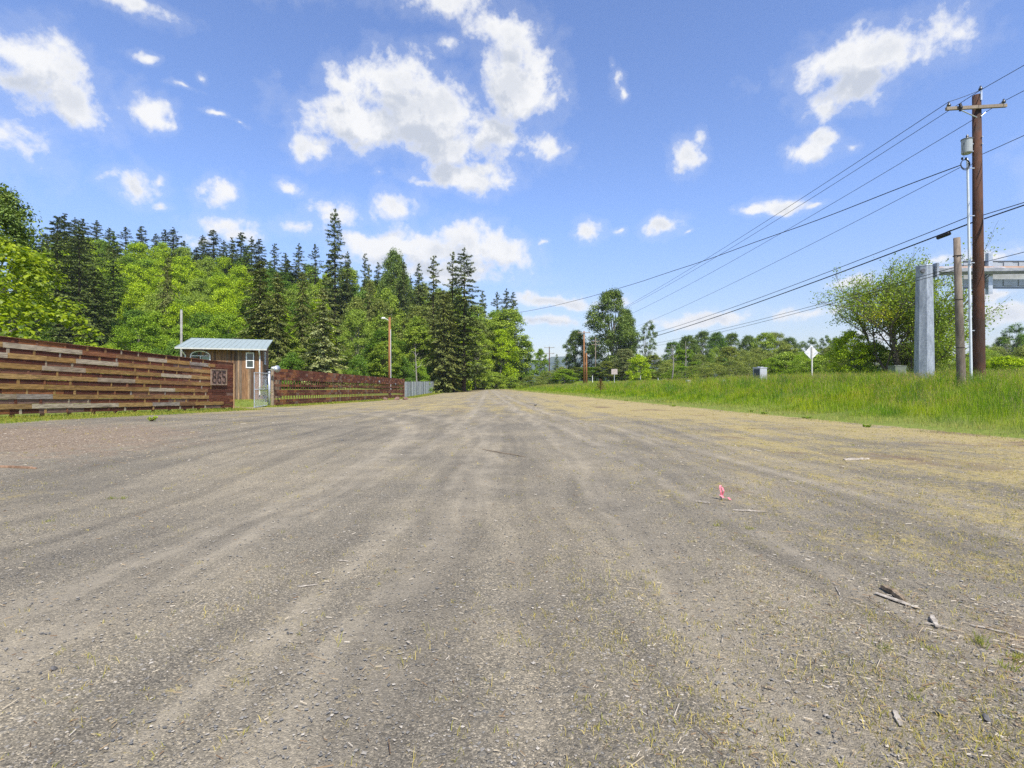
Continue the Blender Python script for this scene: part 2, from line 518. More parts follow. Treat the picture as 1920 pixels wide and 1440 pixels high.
def ground_material():
    m, n, out = mat('ground')
    geo = n.new('ShaderNodeNewGeometry')
    p = geo.outputs['Position']
    at = n.new('ShaderNodeAttribute', attribute_name='masks')
    sp = n.new('ShaderNodeSeparateColor'); n.put(sp.inputs[0], at.outputs['Color'])
    tr, dry, grass = sp.outputs
    chips = at.outputs['Alpha']
    # gravel: crushed stone of mixed greys in finer dust
    big = n.noise(p, 0.35, 5, 0.55)
    med = n.noise(p, 2.4, 6, 0.62)
    fine = n.noise(p, 55, 5, 0.7)
    stone = n.ramp(n.sep(n.voro(p, 150, out='Color'))[0], [(0, (.085, .082, .076)), (.3, (.14, .133, .12)), (.6, (.185, .175, .155)), (.85, (.26, .242, .21)), (1, (.46, .42, .35))])
    stone2 = n.ramp(n.sep(n.voro(p, 24, out='Color'))[1], [(0, (.12, .12, .118)), (.5, (.19, .184, .17)), (1, (.27, .26, .24))])
    s2m = n.m('MULTIPLY', n.ss(n.voro(p, 24), .42, .28), n.ss(n.noise(p, 9, 3), .52, .62))
    dust = n.mix(n.ss(fine, .35, .65), (.15, .139, .12), (.34, .315, .27))
    dustf = n.m('ADD', n.m('MULTIPLY', tr, .55), n.m('MULTIPLY', n.ss(med, .38, .68), .38), clamp=True)
    grav = n.mix(n.m('MULTIPLY', dustf, .8), stone, dust)
    grav = n.mix(n.m('MULTIPLY', s2m, n.m('SUBTRACT', 1.0, n.m('MULTIPLY', tr, .7))), grav, stone2)
    grav = n.mix(1.0, grav, n.mix(n.ss(big, .36, .66), (.86, .86, .86), (1.18, 1.15, 1.08)), 'MULTIPLY')
    grav = n.mix(n.m('MULTIPLY', n.ss(n.m('ADD', tr, n.m('MULTIPLY', n.m('SUBTRACT', med, .5), .9)), .25, 1), .52), grav, (.39, .36, .305))
    grav = n.mix(1.0, grav, (1.07, 1.0, .86), 'MULTIPLY')
    rut = n.noise(n.v('MULTIPLY', n.v('ADD', p, n.v('MULTIPLY', n.noise(p, .25, 2, .5, out='Color'), (1.6, 0, 0))), (2.3, .07, 1)), 1.0, 4, .6)
    grav = n.mix(1.0, grav, n.mix(n.ss(rut, .36, .62), (.83, .83, .84), (1.12, 1.11, 1.09)), "MULTIPLY")
    # dry yellow grass and moss lying flat on the gravel
    pa = n.v('MULTIPLY', p, (1.0, 1.0, 1.0))
    straw = n.m('ADD', n.m('MULTIPLY', n.noise(pa, 52, 5, 0.75, 1.2), .6), n.m('MULTIPLY', n.noise(pa, 9, 5, .7), .4))
    patch = n.noise(p, 1.1, 7, 0.68)
    streak = n.noise(n.v('MULTIPLY', p, (1.3, .22, 1)), 1.0, 5, .6)
    dm = n.m('ADD', n.m('MULTIPLY', dry, 0.85), n.m('MULTIPLY', n.m('SUBTRACT', n.m('ADD', patch, streak), 1.0), 1.3))
    dmask = n.m('MULTIPLY', n.ss(n.m('ADD', dm, n.m('MULTIPLY', n.m('SUBTRACT', straw, .5), 3.4)), .42, .72), .80)
    dcol = n.ramp(n.noise(p, 17, 5, .7), [(.25, (.20, .155, .065)), (.45, (.34, .265, .105)), (.6, (.47, .375, .165)), (.78, (.33, .31, .10))])
    dcol = n.mix(n.ss(n.noise(p, .5, 3), .55, .7), dcol, (.19, .125, .075))
    col = n.mix(dmask, grav, dcol)
    # bark and wood chips
    ch = n.m('MULTIPLY', n.ss(n.m('ADD', chips, n.m('MULTIPLY', n.m('SUBTRACT', n.noise(p, 3.5, 5, .7), .5), 1.4)), .35, .8), .75)
    ccol = n.ramp(n.sep(n.voro(n.v('MULTIPLY', p, (1, 2.2, 1)), 48, out='Color'))[2], [(0, (.10, .065, .04)), (.5, (.21, .15, .10)), (.8, (.34, .25, .17)), (1, (.52, .42, .31))])
    col = n.mix(ch, col, ccol)
    # soil and thatch under the standing grass
    gn = n.ss(n.m('ADD', grass, n.m('MULTIPLY', n.m('SUBTRACT', n.noise(p, 2.2, 6, .7), .5), 1.0)), .38, .62)
    gcol = n.ramp(n.noise(p, 8, 7, .7), [(.3, (.09, .13, .015)), (.5, (.16, .21, .03)), (.7, (.28, .28, .07))])
    gcol = n.mix(n.ss(n.noise(p, .35, 4), .4, .7), gcol, n.mix(.5, gcol, (.19, .22, .05)))
    col = n.mix(gn, col, gcol)
    # height
    h = n.m('ADD', n.m('MULTIPLY', n.voro(p, 150), -0.5), n.m('MULTIPLY', fine, .7))
    h = n.m('ADD', h, n.m('MULTIPLY', s2m, .7))
    nb = n.bump(h, .75, .012)
    nb = n.bump(n.m('ADD', med, n.m('MULTIPLY', straw, .25)), .35, .05, nb)
    principled(n, out, col, .93, 0, nb, .15)
    return m


build_ground()

# road behind the grass bank
def build_road():
    m, n, out = mat('asphalt')
    p = n.new('ShaderNodeNewGeometry').outputs['Position']
    c = n.mix(n.ss(n.noise(p, 30, 5, .7), .3, .7), (.10, .10, .10), (.17, .168, .165))
    principled(n, out, c, .9, 0, n.bump(n.noise(p, 60, 3), .3, .01))
    wm = simple('road paint', (.72, .72, .68), .6)
    ys = np.concatenate([np.arange(-40, 140, 4.0), np.arange(140, 420, 10.0)])
    def strip(name, s0, s1, dz, mm, par=None):
        v, f = [], []
        for i, y in enumerate(ys):
            e = float(edge_x(y))
            z = float(height(e + 25, y)) + dz
            v += [(e + s0, y, z), (e + s1, y, z)]
            if i: f.append((2 * i - 2, 2 * i - 1, 2 * i + 1, 2 * i))
        me = bpy.data.meshes.new(name); me.from_pydata(v, [], f); me.update()
        return link(name, me, mm, par)
    tag(strip('road', 20, 31.5, .03, m), kind='structure')
    r = bpy.data.objects['road']
    strip('edge_line', 20.6, 20.75, .038, wm, r)
    strip('edge_line', 30.8, 30.95, .038, wm, r)
build_road()


# far blue hills
def build_far_hills():
    m, n, out = mat('forested hills')
    p = n.new('ShaderNodeNewGeometry').outputs['Position']
    c = n.mix(n.ss(n.noise(p, .012, 8, .7), .35, .65), (.025, .05, .03), (.09, .12, .06))
    principled(n, out, c, .95, 0, None, .1)
    xs = np.linspace(-3800, 4600, 160); ds = np.linspace(0, 1, 14)
    rg = np.random.default_rng(8)
    ph = rg.uniform(0, 6.28, 12)
    ridge = 150 + sum(np.sin(xs * k * .0011 + ph[i]) * 22 / (1 + .55 * i) for i, k in enumerate([1, 1.7, 2.9, 4.3, 6.1, 8.8, 12, 17, 23, 31, 44, 60]))
    ridge = ridge + np.interp(xs, [-3800, -500, 200, 1600, 4600], [0, 10, 0, 0, 20])
    V = []
    for j, d in enumerate(ds):
        for i, x in enumerate(xs):
            z = ridge[i] * math.sin(d * math.pi / 2) ** 1.2 + 8 * math.sin(x * .01 + j * 1.7) * d * (1 - d)
            V.append((x, 2700 + 900 * d, z - 6 * (1 - d)))
    nx = len(xs)
    Fs = [(j * nx + i, j * nx + i + 1, (j + 1) * nx + i + 1, (j + 1) * nx + i) for j in range(len(ds) - 1) for i in range(nx - 1)]
    me = arr_mesh('hills', np.array(V), np.array(Fs), smooth=True)
    link('hills', me, m, kind='structure')
build_far_hills()


# ------------------------------------------------------------------ foliage materials
def leaf_mat(name, c, var=0.35, trans=0.35, hue=None):
    m, n, out = mat(name)
    geo = n.new('ShaderNodeNewGeometry')
    oi = n.new('ShaderNodeObjectInfo')
    r = geo.outputs['Random Per Island']
    lo = tuple(x * (1 - var) for x in c); hi = tuple(x * (1 + var) for x in c)
    if hue: hi = tuple(h * (1 + var * .5) for h in hue)
    col = n.mix(r, lo, hi)
    clump = n.noise(n.new('ShaderNodeTexCoord').outputs['Object'], .45, 3, .6)
    col = n.mix(1.0, col, n.mix(n.ss(clump, .35, .65), (.84, .88, .9), (1.14, 1.08, 1.0)), 'MULTIPLY')
    col = n.mix(1.0, col, n.mix(oi.outputs['Random'], (.86, .88, .88), (1.12, 1.08, 1.06)), 'MULTIPLY')
    d = n.new('ShaderNodeBsdfDiffuse'); n.put(d.inputs[0], col)
    t = n.new('ShaderNodeBsdfTranslucent'); n.put(t.inputs[0], n.mix(1.0, col, (1.15, 1.2, .55), 'MULTIPLY'))
    g = n.new('ShaderNodeBsdfGlossy'); n.put(g.inputs[0], (.6, .6, .6)); g.inputs['Roughness'].default_value = .45
    a = n.new('ShaderNodeMixShader'); a.inputs[0].default_value = trans
    n.l.new(d.outputs[0], a.inputs[1]); n.l.new(t.outputs[0], a.inputs[2])
    b = n.new('ShaderNodeMixShader'); b.inputs[0].default_value = .025
    n.l.new(a.outputs[0], b.inputs[1]); n.l.new(g.outputs[0], b.inputs[2])
    n.l.new(b.outputs[0], out.inputs[0])
    return m


LEAF = {
    'maple': leaf_mat('maple leaves', (0.225, 0.365, 0.0100), .4, .24, (0.469, 0.611, 0.0182)),
    'mid': leaf_mat('mid green leaves', (0.156, 0.284, 0.0159), .35, .22, (0.298, 0.440, 0.0318)),
    'alder': leaf_mat('alder leaves', (0.213, 0.320, 0.0318), .35, .22, (0.383, 0.497, 0.0682)),
    'deep': leaf_mat('deep green leaves', (0.092, 0.192, 0.0182), .4, .22, (0.185, 0.312, 0.0341)),
    'cotton': leaf_mat('cottonwood leaves', (0.099, 0.170, 0.0295), .4, .22, (0.213, 0.298, 0.0625)),
    'willow': leaf_mat('willow leaves', (0.197, 0.248, 0.0477), .35, .22, (0.327, 0.383, 0.0909)),
    'fir': leaf_mat('fir needles', (0.072, 0.110, 0.0305), .4, .1, (0.160, 0.201, 0.0517)),
    'firgreen': leaf_mat('young fir needles', (0.115, 0.191, 0.0305), .4, .12, (0.229, 0.317, 0.0534)),
    'spruce': leaf_mat('spruce needles', (0.107, 0.134, 0.0318), .45, .12, (0.267, 0.298, 0.0796)),
    'mossy': leaf_mat('mossy grey needles', (0.179, 0.214, 0.0796), .45, .15, (0.427, 0.458, 0.1881)),
    'yellow': leaf_mat('yellow green leaves', (0.241, 0.312, 0.0136), .4, .22, (0.469, 0.469, 0.0227)),
    'rust': leaf_mat('rusty dead needles', (0.166, 0.066, 0.0239), .4, .1),
    'near': leaf_mat('big maple leaves', (0.115, 0.225, 0.0136), .45, .42, (.34, .42, .02)),
}
BARK = {
    'brown': simple('brown bark', (.085, .06, .042), .95, 0, .4, 9, .6, .1),
    'grey': simple('grey bark', (.21, .19, .16), .95, 0, .4, 7, .5, .1),
    'pale': simple('pale dead wood', (.24, .22, .19), .9, 0, .3, 7, .5, .1),
}


# ------------------------------------------------------------------ foliage geometry
def quads_from(pos, nrm, size, asp, rng, along=None):
    """rhombic leaves: centre, normal, length, width ratio"""
    n_ = len(pos)
    if along is None: along = rng.normal(size=(n_, 3))
    t = along - nrm * (along * nrm).sum(1, keepdims=True)
    t /= np.linalg.norm(t, axis=1, keepdims=True) + 1e-9
    b = np.cross(nrm, t)
    s = size[:, None] * .5; w = s * asp
    V = np.stack([pos - t * s, pos + b * w - t * s * .1 + nrm * w * .25, pos + t * s, pos - b * w - t * s * .1 + nrm * w * .25], 1).reshape(-1, 3)
    Fq = np.arange(n_ * 4).reshape(-1, 4)
    return V, Fq


def unit(v): return v / (np.linalg.norm(v, axis=-1, keepdims=True) + 1e-9)


def limb_pts(p0, p1, rng, bend=.12, k=4, lift=.0):
    p0, p1 = np.array(p0, float), np.array(p1, float)
    L = np.linalg.norm(p1 - p0)
    off = rng.normal(size=3) * L * bend
    return [tuple(p0 + (p1 - p0) * t + off * math.sin(t * math.pi) + np.array([0, 0, lift * L * math.sin(t * math.pi)])) for t in np.linspace(0, 1, k)]


PROTO = {}


def decid(name, seed, H, Rr, cb, nl, lr, nleaf, ls, env='round', trunk_r=.22, nlimb=16, asp=.72, stems=1, solid=False):
    rng = np.random.default_rng(seed)
    C, rad = [], []
    for i in range(nl):
        t = rng.random() ** .85
        if env == 'round': e = math.sin(math.pi * min(1, .18 + .8 * t)) ** .6
        elif env == 'tall': e = math.sin(math.pi * min(1, .12 + .82 * t)) ** .8
        elif env == 'dome': e = (1 - t ** 2.2) ** .55
        else: e = (1 - t) ** .7 * .9 + .1
        fr = rng.uniform(.35, 1) ** .6
        a = i * 2.39996 + rng.uniform(-.5, .5)
        r_ = Rr * e * fr * rng.uniform(.8, 1.12)
        C.append((math.cos(a) * r_, math.sin(a) * r_, H * (cb + (1 - cb) * t) - lr * .6))
        rad.append(lr * rng.uniform(.55, 1.25))
    C.append((rng.uniform(-.4, .4), 0, H - lr * .7)); rad.append(lr * .8)
    C = np.array(C); rad = np.array(rad)
    pr = rad ** 2 / (rad ** 2).sum()
    k = rng.choice(len(C), nleaf, p=pr)
    d = unit(rng.normal(size=(nleaf, 3)))
    d[:, 2] = np.where(d[:, 2] < -.35, -d[:, 2], d[:, 2])
    rr = rad[k, None] * (.42 + .72 * rng.random((nleaf, 1)) ** .75)
    # ragged clumps: pull leaves in and out by direction
    rag = 1 + .42 * np.sin(d[:, :1] * 7 + k[:, None]) * np.cos(d[:, 1:2] * 6 + k[:, None] * 1.7)
    pos = C[k] + d * rr * rag * np.array([1, 1, .95 if env == 'tall' else .62])
    pos[:, 2] = np.maximum(pos[:, 2], .1)
    nrm = unit(d * .35 + rng.normal(size=(nleaf, 3)) * .42 + np.array([0, 0, .75]))
    V, Fq = quads_from(pos, nrm, ls * rng.uniform(.6, 1.35, nleaf), asp, rng)
    crown = arr_mesh(name + '_crown', V, Fq)
    mb = MB()
    for s_ in range(stems):
        lean = rng.normal(size=2) * (.04 if stems == 1 else .16) * H
        base = np.array([0, 0, -.4]) if stems == 1 else np.array([rng.uniform(-.3, .3), rng.uniform(-.3, .3), -.3])
        top = np.array([lean[0], lean[1], H * .86])
        pts = limb_pts(base, top, rng, .025, 8)
        tr = trunk_r / (1 if stems == 1 else 1.7)
        mb.tube(pts, [tr * (1.25 if i == 0 else 1) * (1 - .88 * i / 7) for i in range(8)], 8)
        for j in range(nlimb // stems):
            c = C[rng.integers(len(C))]
            f = np.clip((c[2] / H) * rng.uniform(.45, .75), .12, .9)
            a = np.array(pts[int(f * 7)]) * (1 - (f * 7 % 1)) + np.array(pts[min(7, int(f * 7) + 1)]) * (f * 7 % 1)
            r0 = tr * (1 - .85 * f) * .5
            mb.tube(limb_pts(a, c, rng, .07, 5, .06), [r0, r0 * .8, r0 * .6, r0 * .4, r0 * .15], 5, cap=False)
    me = bpy.data.meshes.new(name + '_trunk'); me.from_pydata(mb.v, [], mb.f); me.update()
    me.polygons.foreach_set('use_smooth', [True] * len(mb.f))
    PROTO[name] = (me, crown, H, Rr)


def conifer(name, seed, H, Rr, nb, per, droop=.25, cb=.06, open_=.0, trunk_r=.32, ls=.62, pw=.85):
    rng = np.random.default_rng(seed)
    pos, nrm, al, sz = [], [], [], []
    mb = MB()
    mb.tube([(0, 0, -.5), (.05, 0, H * .3), (0, .08, H * .65), (0, 0, H)], [trunk_r * 1.2, trunk_r * .85, trunk_r * .45, .02], 8)
    lop = rng.uniform(.82, 1.12, 12)
    for i in range(nb):
        t = (i + rng.random()) / nb
        t = t ** .9
        z = H * (cb + (1 - cb) * t) + rng.normal() * .25
        a = i * 2.39996 + rng.uniform(-1.2, 1.2)
        L = Rr * ((1 - t) ** pw) * rng.uniform(.45, 1.18) * lop[int(a / 6.2832 * 12) % 12] + .22
        if rng.random() < open_: L *= .45
        dz = droop * L * rng.uniform(.5, 1.4)
        up = .30 * (t > .82) * L - (t < .82) * 0
        n_ = max(12, int(per * (L / Rr) ** .8 + 8))
        s_ = rng.random(n_) ** .62
        side = (rng.random(n_) * 2 - 1)
        wid = .30 * L * (1 - s_ ** 2 * .85)
        hor = np.array([math.cos(a), math.sin(a), 0]); per_ = np.array([-math.sin(a), math.cos(a), 0])
        p = hor * (L * s_)[:, None] + per_ * (side * wid)[:, None]
        p[:, 2] += z - dz * s_ ** 1.3 + up * s_ + .12 * L * np.maximum(0, s_ - .75) - np.abs(side) * wid * .35 + rng.normal(size=n_) * .09
        pos.append(p)
        outw = hor * 1.0 + per_ * (side * 1.0)[:, None] + np.array([0, 0, -.35]) + rng.normal(size=(n_, 3)) * .25
        al.append(outw)
        nrm.append(unit(np.array([0, 0, 1.0]) + rng.normal(size=(n_, 3)) * .45 + hor * .35))
        sz.append(ls * rng.uniform(.55, 1.25, n_) * (.55 + .45 * (1 - t)))
        if i % 2 == 0:
            e = hor * L * .85 + np.array([0, 0, z - dz * .8 + up * .8])
            mb.tube([(0, 0, z), tuple(e * .5 + np.array([0, 0, z * .5 + dz * .1])), tuple(e)], [.05 * (1.3 - t), .035, .01], 4, cap=False)
    # leader
    p = np.zeros((26, 3)); p[:, 2] = H - rng.random(26) * 1.1; pos.append(p)
    al.append(rng.normal(size=(26, 3)) + np.array([0, 0, 1.4])); nrm.append(unit(rng.normal(size=(26, 3)))); sz.append(np.full(26, .32))
    pos = np.concatenate(pos); nrm = np.concatenate(nrm); al = np.concatenate(al); sz = np.concatenate(sz)
    V, Fq = quads_from(pos, unit(nrm), sz, .42, rng, al)
    crown = arr_mesh(name + '_crown', V, Fq)
    me = bpy.data.meshes.new(name + '_trunk'); me.from_pydata(mb.v, [], mb.f); me.update()
    PROTO[name] = (me, crown, H, Rr)


for i in range(3):
    conifer('fir%d' % i, 10 + i, 28, 5.2, 250, 90, .22, .05, .05 + .1 * i, pw=.6)
conifer('tallfir', 20, 30, 5.2, 250, 95, .14, .08, .10, pw=.5)
conifer('openfir', 21, 28, 5.0, 170, 95, .04, .10, .25, pw=.62)
for i in range(2):
    conifer('spruce%d' % i, 30 + i, 26, 5.2, 260, 95, .5, .02, .1, pw=.55, ls=.7)
for i in range(4):
    decid('maple%d' % i, 40 + i, 17, 6.8, .12, 120, 1.45, 30000, .30, 'round', .3, 22)
for i in range(3):
    decid('alder%d' % i, 50 + i, 19, 4.8, .08, 150, 1.0, 28000, .28, 'tall', .2, 30)
for i in range(2):
    decid('cotton%d' % i, 60 + i, 20, 5.6, .10, 210, 1.1, 38000, .30, 'tall', .34, 40)
decid('sparse0', 66, 16, 3.6, .12, 110, .7, 10000, .26, 'tall', .2, 36)
for i in range(3):
    decid('bush%d' % i, 70 + i, 5, 3.6, .0, 90, .75, 14000, .19, 'dome', .08, 14, stems=3)
for i in range(2):
    decid('willow%d' % i, 80 + i, 7, 4.4, .02, 120, .8, 18000, .17, 'dome', .1, 18, .45, stems=3)

ORD = ['first', 'second', 'third', 'fourth', 'fifth', 'sixth', 'seventh', 'eighth', 'ninth', 'tenth', 'eleventh', 'twelfth', 'thirteenth', 'fourteenth', 'fifteenth', 'sixteenth', 'seventeenth', 'eighteenth', 'nineteenth', 'twentieth']
PLANTS = []      # (root, px, look, where)


def plant(proto, px, ytop, D, width=None, leaf='mid', bark='brown', look=None, where=None, label=None, name=None, cat='tree', group=None, rng=random.Random(1), Hmin=3, Hmax=44, base=None):
    tr, cr, H0, R0 = PROTO[proto]
    X = (px - 960) / 1000.0 * D
    gz = hz(X, D) if base is None else base
    H = EYE + (HZ - ytop) / 1000.0 * D - gz
    H = max(Hmin, min(Hmax, H))
    sz = H / H0
    sx = (width / 2000.0 * D) / R0 if width else sz * rng.uniform(.9, 1.12)
    con = proto[:3] in ('fir', 'tal', 'ope', 'spr')
    nm = name or ('conifer_tree' if con else ('shrub' if proto[:4] in ('bush', 'will') else 'broadleaf_tree'))
    o = empty(nm, (X, D, gz), label, cat if not (nm == 'shrub') else 'shrub', group, rng.uniform(0, 6.28))
    o.scale = (sx, sx, sz)
    t = bpy.data.objects.new('trunk', tr); COL.objects.link(t); t.parent = o
    c = bpy.data.objects.new('crown', cr); COL.objects.link(c); c.parent = o
    for ob, mm in ((t, BARK[bark]), (c, LEAF[leaf])):
        if not ob.data.materials: ob.data.materials.append(mm)
        ob.material_slots[0].link = 'OBJECT'
        ob.material_slots[0].material = mm
    if label is None: PLANTS.append((o, px, look or nm, where or 'on the wooded hill'))
    return o


# ------------------------------------------------------------------ the wooded hill on the left
rg = random.Random(77)
SIL = [(0, 400), (80, 440), (110, 410), (160, 420), (210, 432), (270, 440), (330, 450), (400, 452), (460, 455), (510, 468), (560, 478), (600, 480), (640, 490), (690, 500), (740, 498), (790, 520), (830, 520), (880, 540), (900, 566), (960, 575), (1000, 640)]


def sil(px): return float(np.interp(px, [a for a, b in SIL], [b for a, b in SIL]))


# firs standing along the ridge, with the widths of their visible tops
for px, yt, D, w, pr in [(84, 440, 190, 60, 'fir0'), (121, 402, 165, 60, 'fir1'), (141, 410, 170, 46, 'fir2'), (155, 411, 160, 54, 'fir0'), (181, 415, 185, 50, 'fir2'), (205, 429, 190, 44, 'fir1'),
                         (236, 426, 195, 48, 'openfir'), (265, 425, 200, 48, 'fir0'), (292, 440, 200, 40, 'fir1'), (310, 431, 190, 50, 'openfir'), (326, 429, 190, 56, 'fir2'), (345, 452, 200, 40, 'fir0'),
                         (380, 443, 195, 46, 'fir1'), (400, 432, 185, 58, 'fir0'), (420, 452, 200, 40, 'fir2'), (435, 447, 190, 44, 'fir1'), (452, 437, 180, 54, 'fir0'), (471, 446, 190, 46, 'fir2'), (486, 450, 190, 52, 'fir1'),
                         (515, 457, 190, 40, 'openfir'), (535, 475, 200, 36, 'fir0'), (560, 459, 180, 46, 'fir2'), (591, 458, 170, 40, 'openfir'), (684, 476, 170, 34, 'openfir'), (709, 493, 175, 34, 'fir0'),
                         (785, 497, 160, 40, 'fir1'), (770, 520, 165, 36, 'fir2'), (905, 546, 190, 34, 'fir0'), (932, 548, 190, 40, 'openfir'), (949, 544, 195, 46, 'fir2'), (962, 550, 190, 40, 'fir1')]:
    plant(pr, px, yt, D, w * 1.7, 'fir', 'brown', 'dark fir', 'on the ridge of the wooded hill', rng=rg)

for i in range(26):
    px = 84 + i * 19 + rg.uniform(-6, 6)
    if 165 < px < 292 or 345 < px < 362 or (px > 400 and i % 2): continue
    plant(rg.choice(['fir0', 'fir1', 'fir2', 'spruce1']), px, float(np.interp(px, [100, 200, 270, 330, 460, 560], [430, 447, 458, 462, 468, 490])) + rg.uniform(-4, 20), rg.uniform(172, 184), rg.uniform(66, 96), rg.choice(['fir', 'fir', 'firgreen']), 'brown',
          'dark fir', 'in the second row below the ridge', rng=rg)

# single trees one can pick out
HERO = [
    ('tallfir', 628, 397, 148, 92, 'fir', 'tallest dark fir, rising alone above the hilltop against a white cloud', 'fir tree'),
    ('fir1', 652, 474, 152, 60, 'fir', 'small dark fir pressed against the right side of the tallest fir', 'fir tree'),
    ('cotton1', 740, 472, 150, 66, 'cotton', 'round topped dark green broadleaf on the skyline between the tallest fir and the twin spires', 'tree'),
    ('fir2', 757, 490, 144, 64, 'fir', 'dark fir touching the round topped broadleaf on the skyline', 'fir tree'),
    ('openfir', 813, 480, 124, 96, 'spruce', 'open branched fir with bare upper limbs just left of the twin spires', 'fir tree'),
    ('openfir', 849, 473, 116, 84, 'spruce', 'left of the two tallest twin spires, thin open crown', 'fir tree'),
    ('tallfir', 870, 470, 113, 112, 'fir', 'right of the two tallest twin spires, broad dark skirt of branches', 'fir tree'),
    ('spruce0', 832, 545, 108, 96, 'spruce', 'olive brown spruce filling the space below the twin spires', 'spruce tree'),
    ('spruce1', 487, 490, 86, 126, 'spruce', 'large olive spruce rising behind the right end of the metal roof', 'spruce tree'),
    ('spruce0', 520, 512, 84, 86, 'spruce', 'second olive spruce, right beside the large one behind the cabin', 'spruce tree'),
    ('spruce0', 567, 510, 88, 74, 'spruce', 'thin brownish spruce with gaps between the olive spruces and the grey mossy one', 'spruce tree'),
    ('spruce1', 606, 540, 80, 112, 'mossy', 'grey mossy spruce hanging its pale branches above the openwork fence', 'spruce tree'),
    ('fir0', 692, 497, 116, 52, 'spruce', 'slim dark conifer among bright leaves above the lamp pole', 'conifer tree'),
    ('spruce1', 314, 482, 106, 66, 'spruce', 'lone olive conifer standing among the bright maples above the cabin', 'conifer tree'),
    ('fir0', 108, 408, 112, 150, 'fir', 'big dark fir at the left end of the hill, beside the near maple', 'fir tree'),
    ('fir2', 148, 425, 104, 140, 'fir', 'second big dark fir from the near maple, dark to its foot', 'fir tree'),
    ('fir1', 212, 436, 116, 104, 'firgreen', 'greener fir at the right edge of the dark fir group', 'fir tree'),
    ('spruce0', 176, 500, 92, 120, 'fir', 'lower dark spruce in front of the dark fir group', 'spruce tree'),
    ('bush1', 847, 629, 124, 84, 'maple', 'round bright green tree standing free at the end of the slatted fence', 'tree'),
    ('alder0', 951, 580, 150, 92, 'alder', 'wide light green alder at the right end of the woods', 'alder tree'),
    ('alder1', 985, 640, 152, 50, 'mid', 'low leafy tree on the outermost right flank of the woods', 'tree'),
    ('alder2', 915, 600, 146, 60, 'alder', 'pale alder between the twin spires and the wide alder', 'alder tree'),
    ('alder0', 722, 640, 88, 70, 'alder', 'low sparse alder directly behind the lamp pole', 'alder tree'),
]
for pr, px, yt, D, w, lf, lab, cat in HERO:
    plant(pr, px, yt, D, w, lf, 'brown', label=lab, cat=cat, rng=rg,
          name={'fir tree': 'fir_tree', 'spruce tree': 'spruce_tree', 'alder tree': 'alder_tree', 'conifer tree': 'conifer_tree'}.get(cat, 'broadleaf_tree'))

# the rest of the woods, row behind row
ROWS = [(178, .07, 40), (160, .17, 42), (142, .28, 44), (126, .40, 46), (112, .53, 48), (99, .66, 52), (89, .80, 56)]
for ri, (D, f, stepx) in enumerate(ROWS):
    px = 60 + rg.uniform(0, 20)
    while px < 1000:
        right = 940 if D > 140 else (900 if D > 120 else 790 if D > 105 else (720 if D > 95 else 690))
        if px > right: break
        front = np.interp(px, [0, 400, 700, 1000], [640, 640, 660, 690])
        yt = sil(px) + (0 if 165 < px < 345 else (6 if px > 560 else 18)) + (front - sil(px)) * f + rg.uniform(-9, 12)
        if any(h[0][:3] in ('fir', 'spr', 'tal', 'ope') and D < h[3] + 3 and abs(px - h[1]) < h[4] * .27 and yt > h[2] - 5 for h in HERO) or (D < 150 and 78 < px < 200 and f < .6):
            px += stepx * .5; continue
        tier = 'high up the hill' if f < .25 else ('halfway up the hill' if f < .5 else 'at the hill foot')
        area = 'left of the cabin' if px < 335 else ('above the cabin roof' if px < 510 else ('above the openwork fence' if px < 757 else 'beyond the slatted fence'))
        r = rg.random()
        pcon = .08 if px < 470 else (.10 if px < 640 else .08)
        if D < 105 and px < 470: pcon = 0
        if r < pcon and ri < 5:
            pr, lf, look = rg.choice(['fir0', 'fir1', 'spruce0']), rg.choice(['fir', 'spruce', 'firgreen']), 'dark conifer'
        elif px < 440:
            pr, lf = 'maple%d' % rg.randrange(4), (rg.choice(['maple', 'maple', 'maple', 'alder', 'mid']) if f < .6 else rg.choice(['mid', 'mid', 'maple', 'deep'])); look = 'bright green maple'
        elif px < 640:
            pr, lf = rg.choice(['maple0', 'maple2', 'alder0', 'alder1']), rg.choice(['maple', 'alder', 'mid', 'deep']); look = 'green broadleaf'
        else:
            pr, lf = rg.choice(['alder0', 'alder1', 'alder2', 'maple3']), rg.choice(['alder', 'alder', 'mid', 'maple', 'deep', 'willow']); look = 'light green alder'
        if f > .7 and px > 500: lf = rg.choice(['mid', 'deep', 'deep', 'alder'])
        plant(pr, px, yt, D + rg.uniform(-5, 5), stepx * rg.uniform(1.35, 1.9) * (1.0 if look != 'dark conifer' else .8), lf,
              'grey', look, tier + ' ' + area, rng=rg, Hmin=8, Hmax=36)
        px += stepx * rg.uniform(.72, 1.1)
# bushes at the foot of the woods
px = 150
while px < 1010:
    D = float(np.interp(px, [150, 500, 760, 860, 1010], [74, 76, 90, 128, 150])) + rg.uniform(-3, 3)
    if not (480 < px < 500 or 575 < px < 640 or 455 < px < 530):
        plant('bush%d' % rg.randrange(3), px, np.interp(px, [150, 500, 760, 1010], [645, 655, 672, 706]) + rg.uniform(-10, 10), D, rg.uniform(46, 66), rg.choice(['mid', 'deep', 'alder']), 'brown',
              'leafy bush', 'at the foot of the woods ' + ('left of the cabin' if px < 335 else ('behind the cabin' if px < 510 else ('behind the openwork fence' if px < 757 else 'beyond the slatted fence'))), rng=rg)
    px += rg.uniform(24, 34)

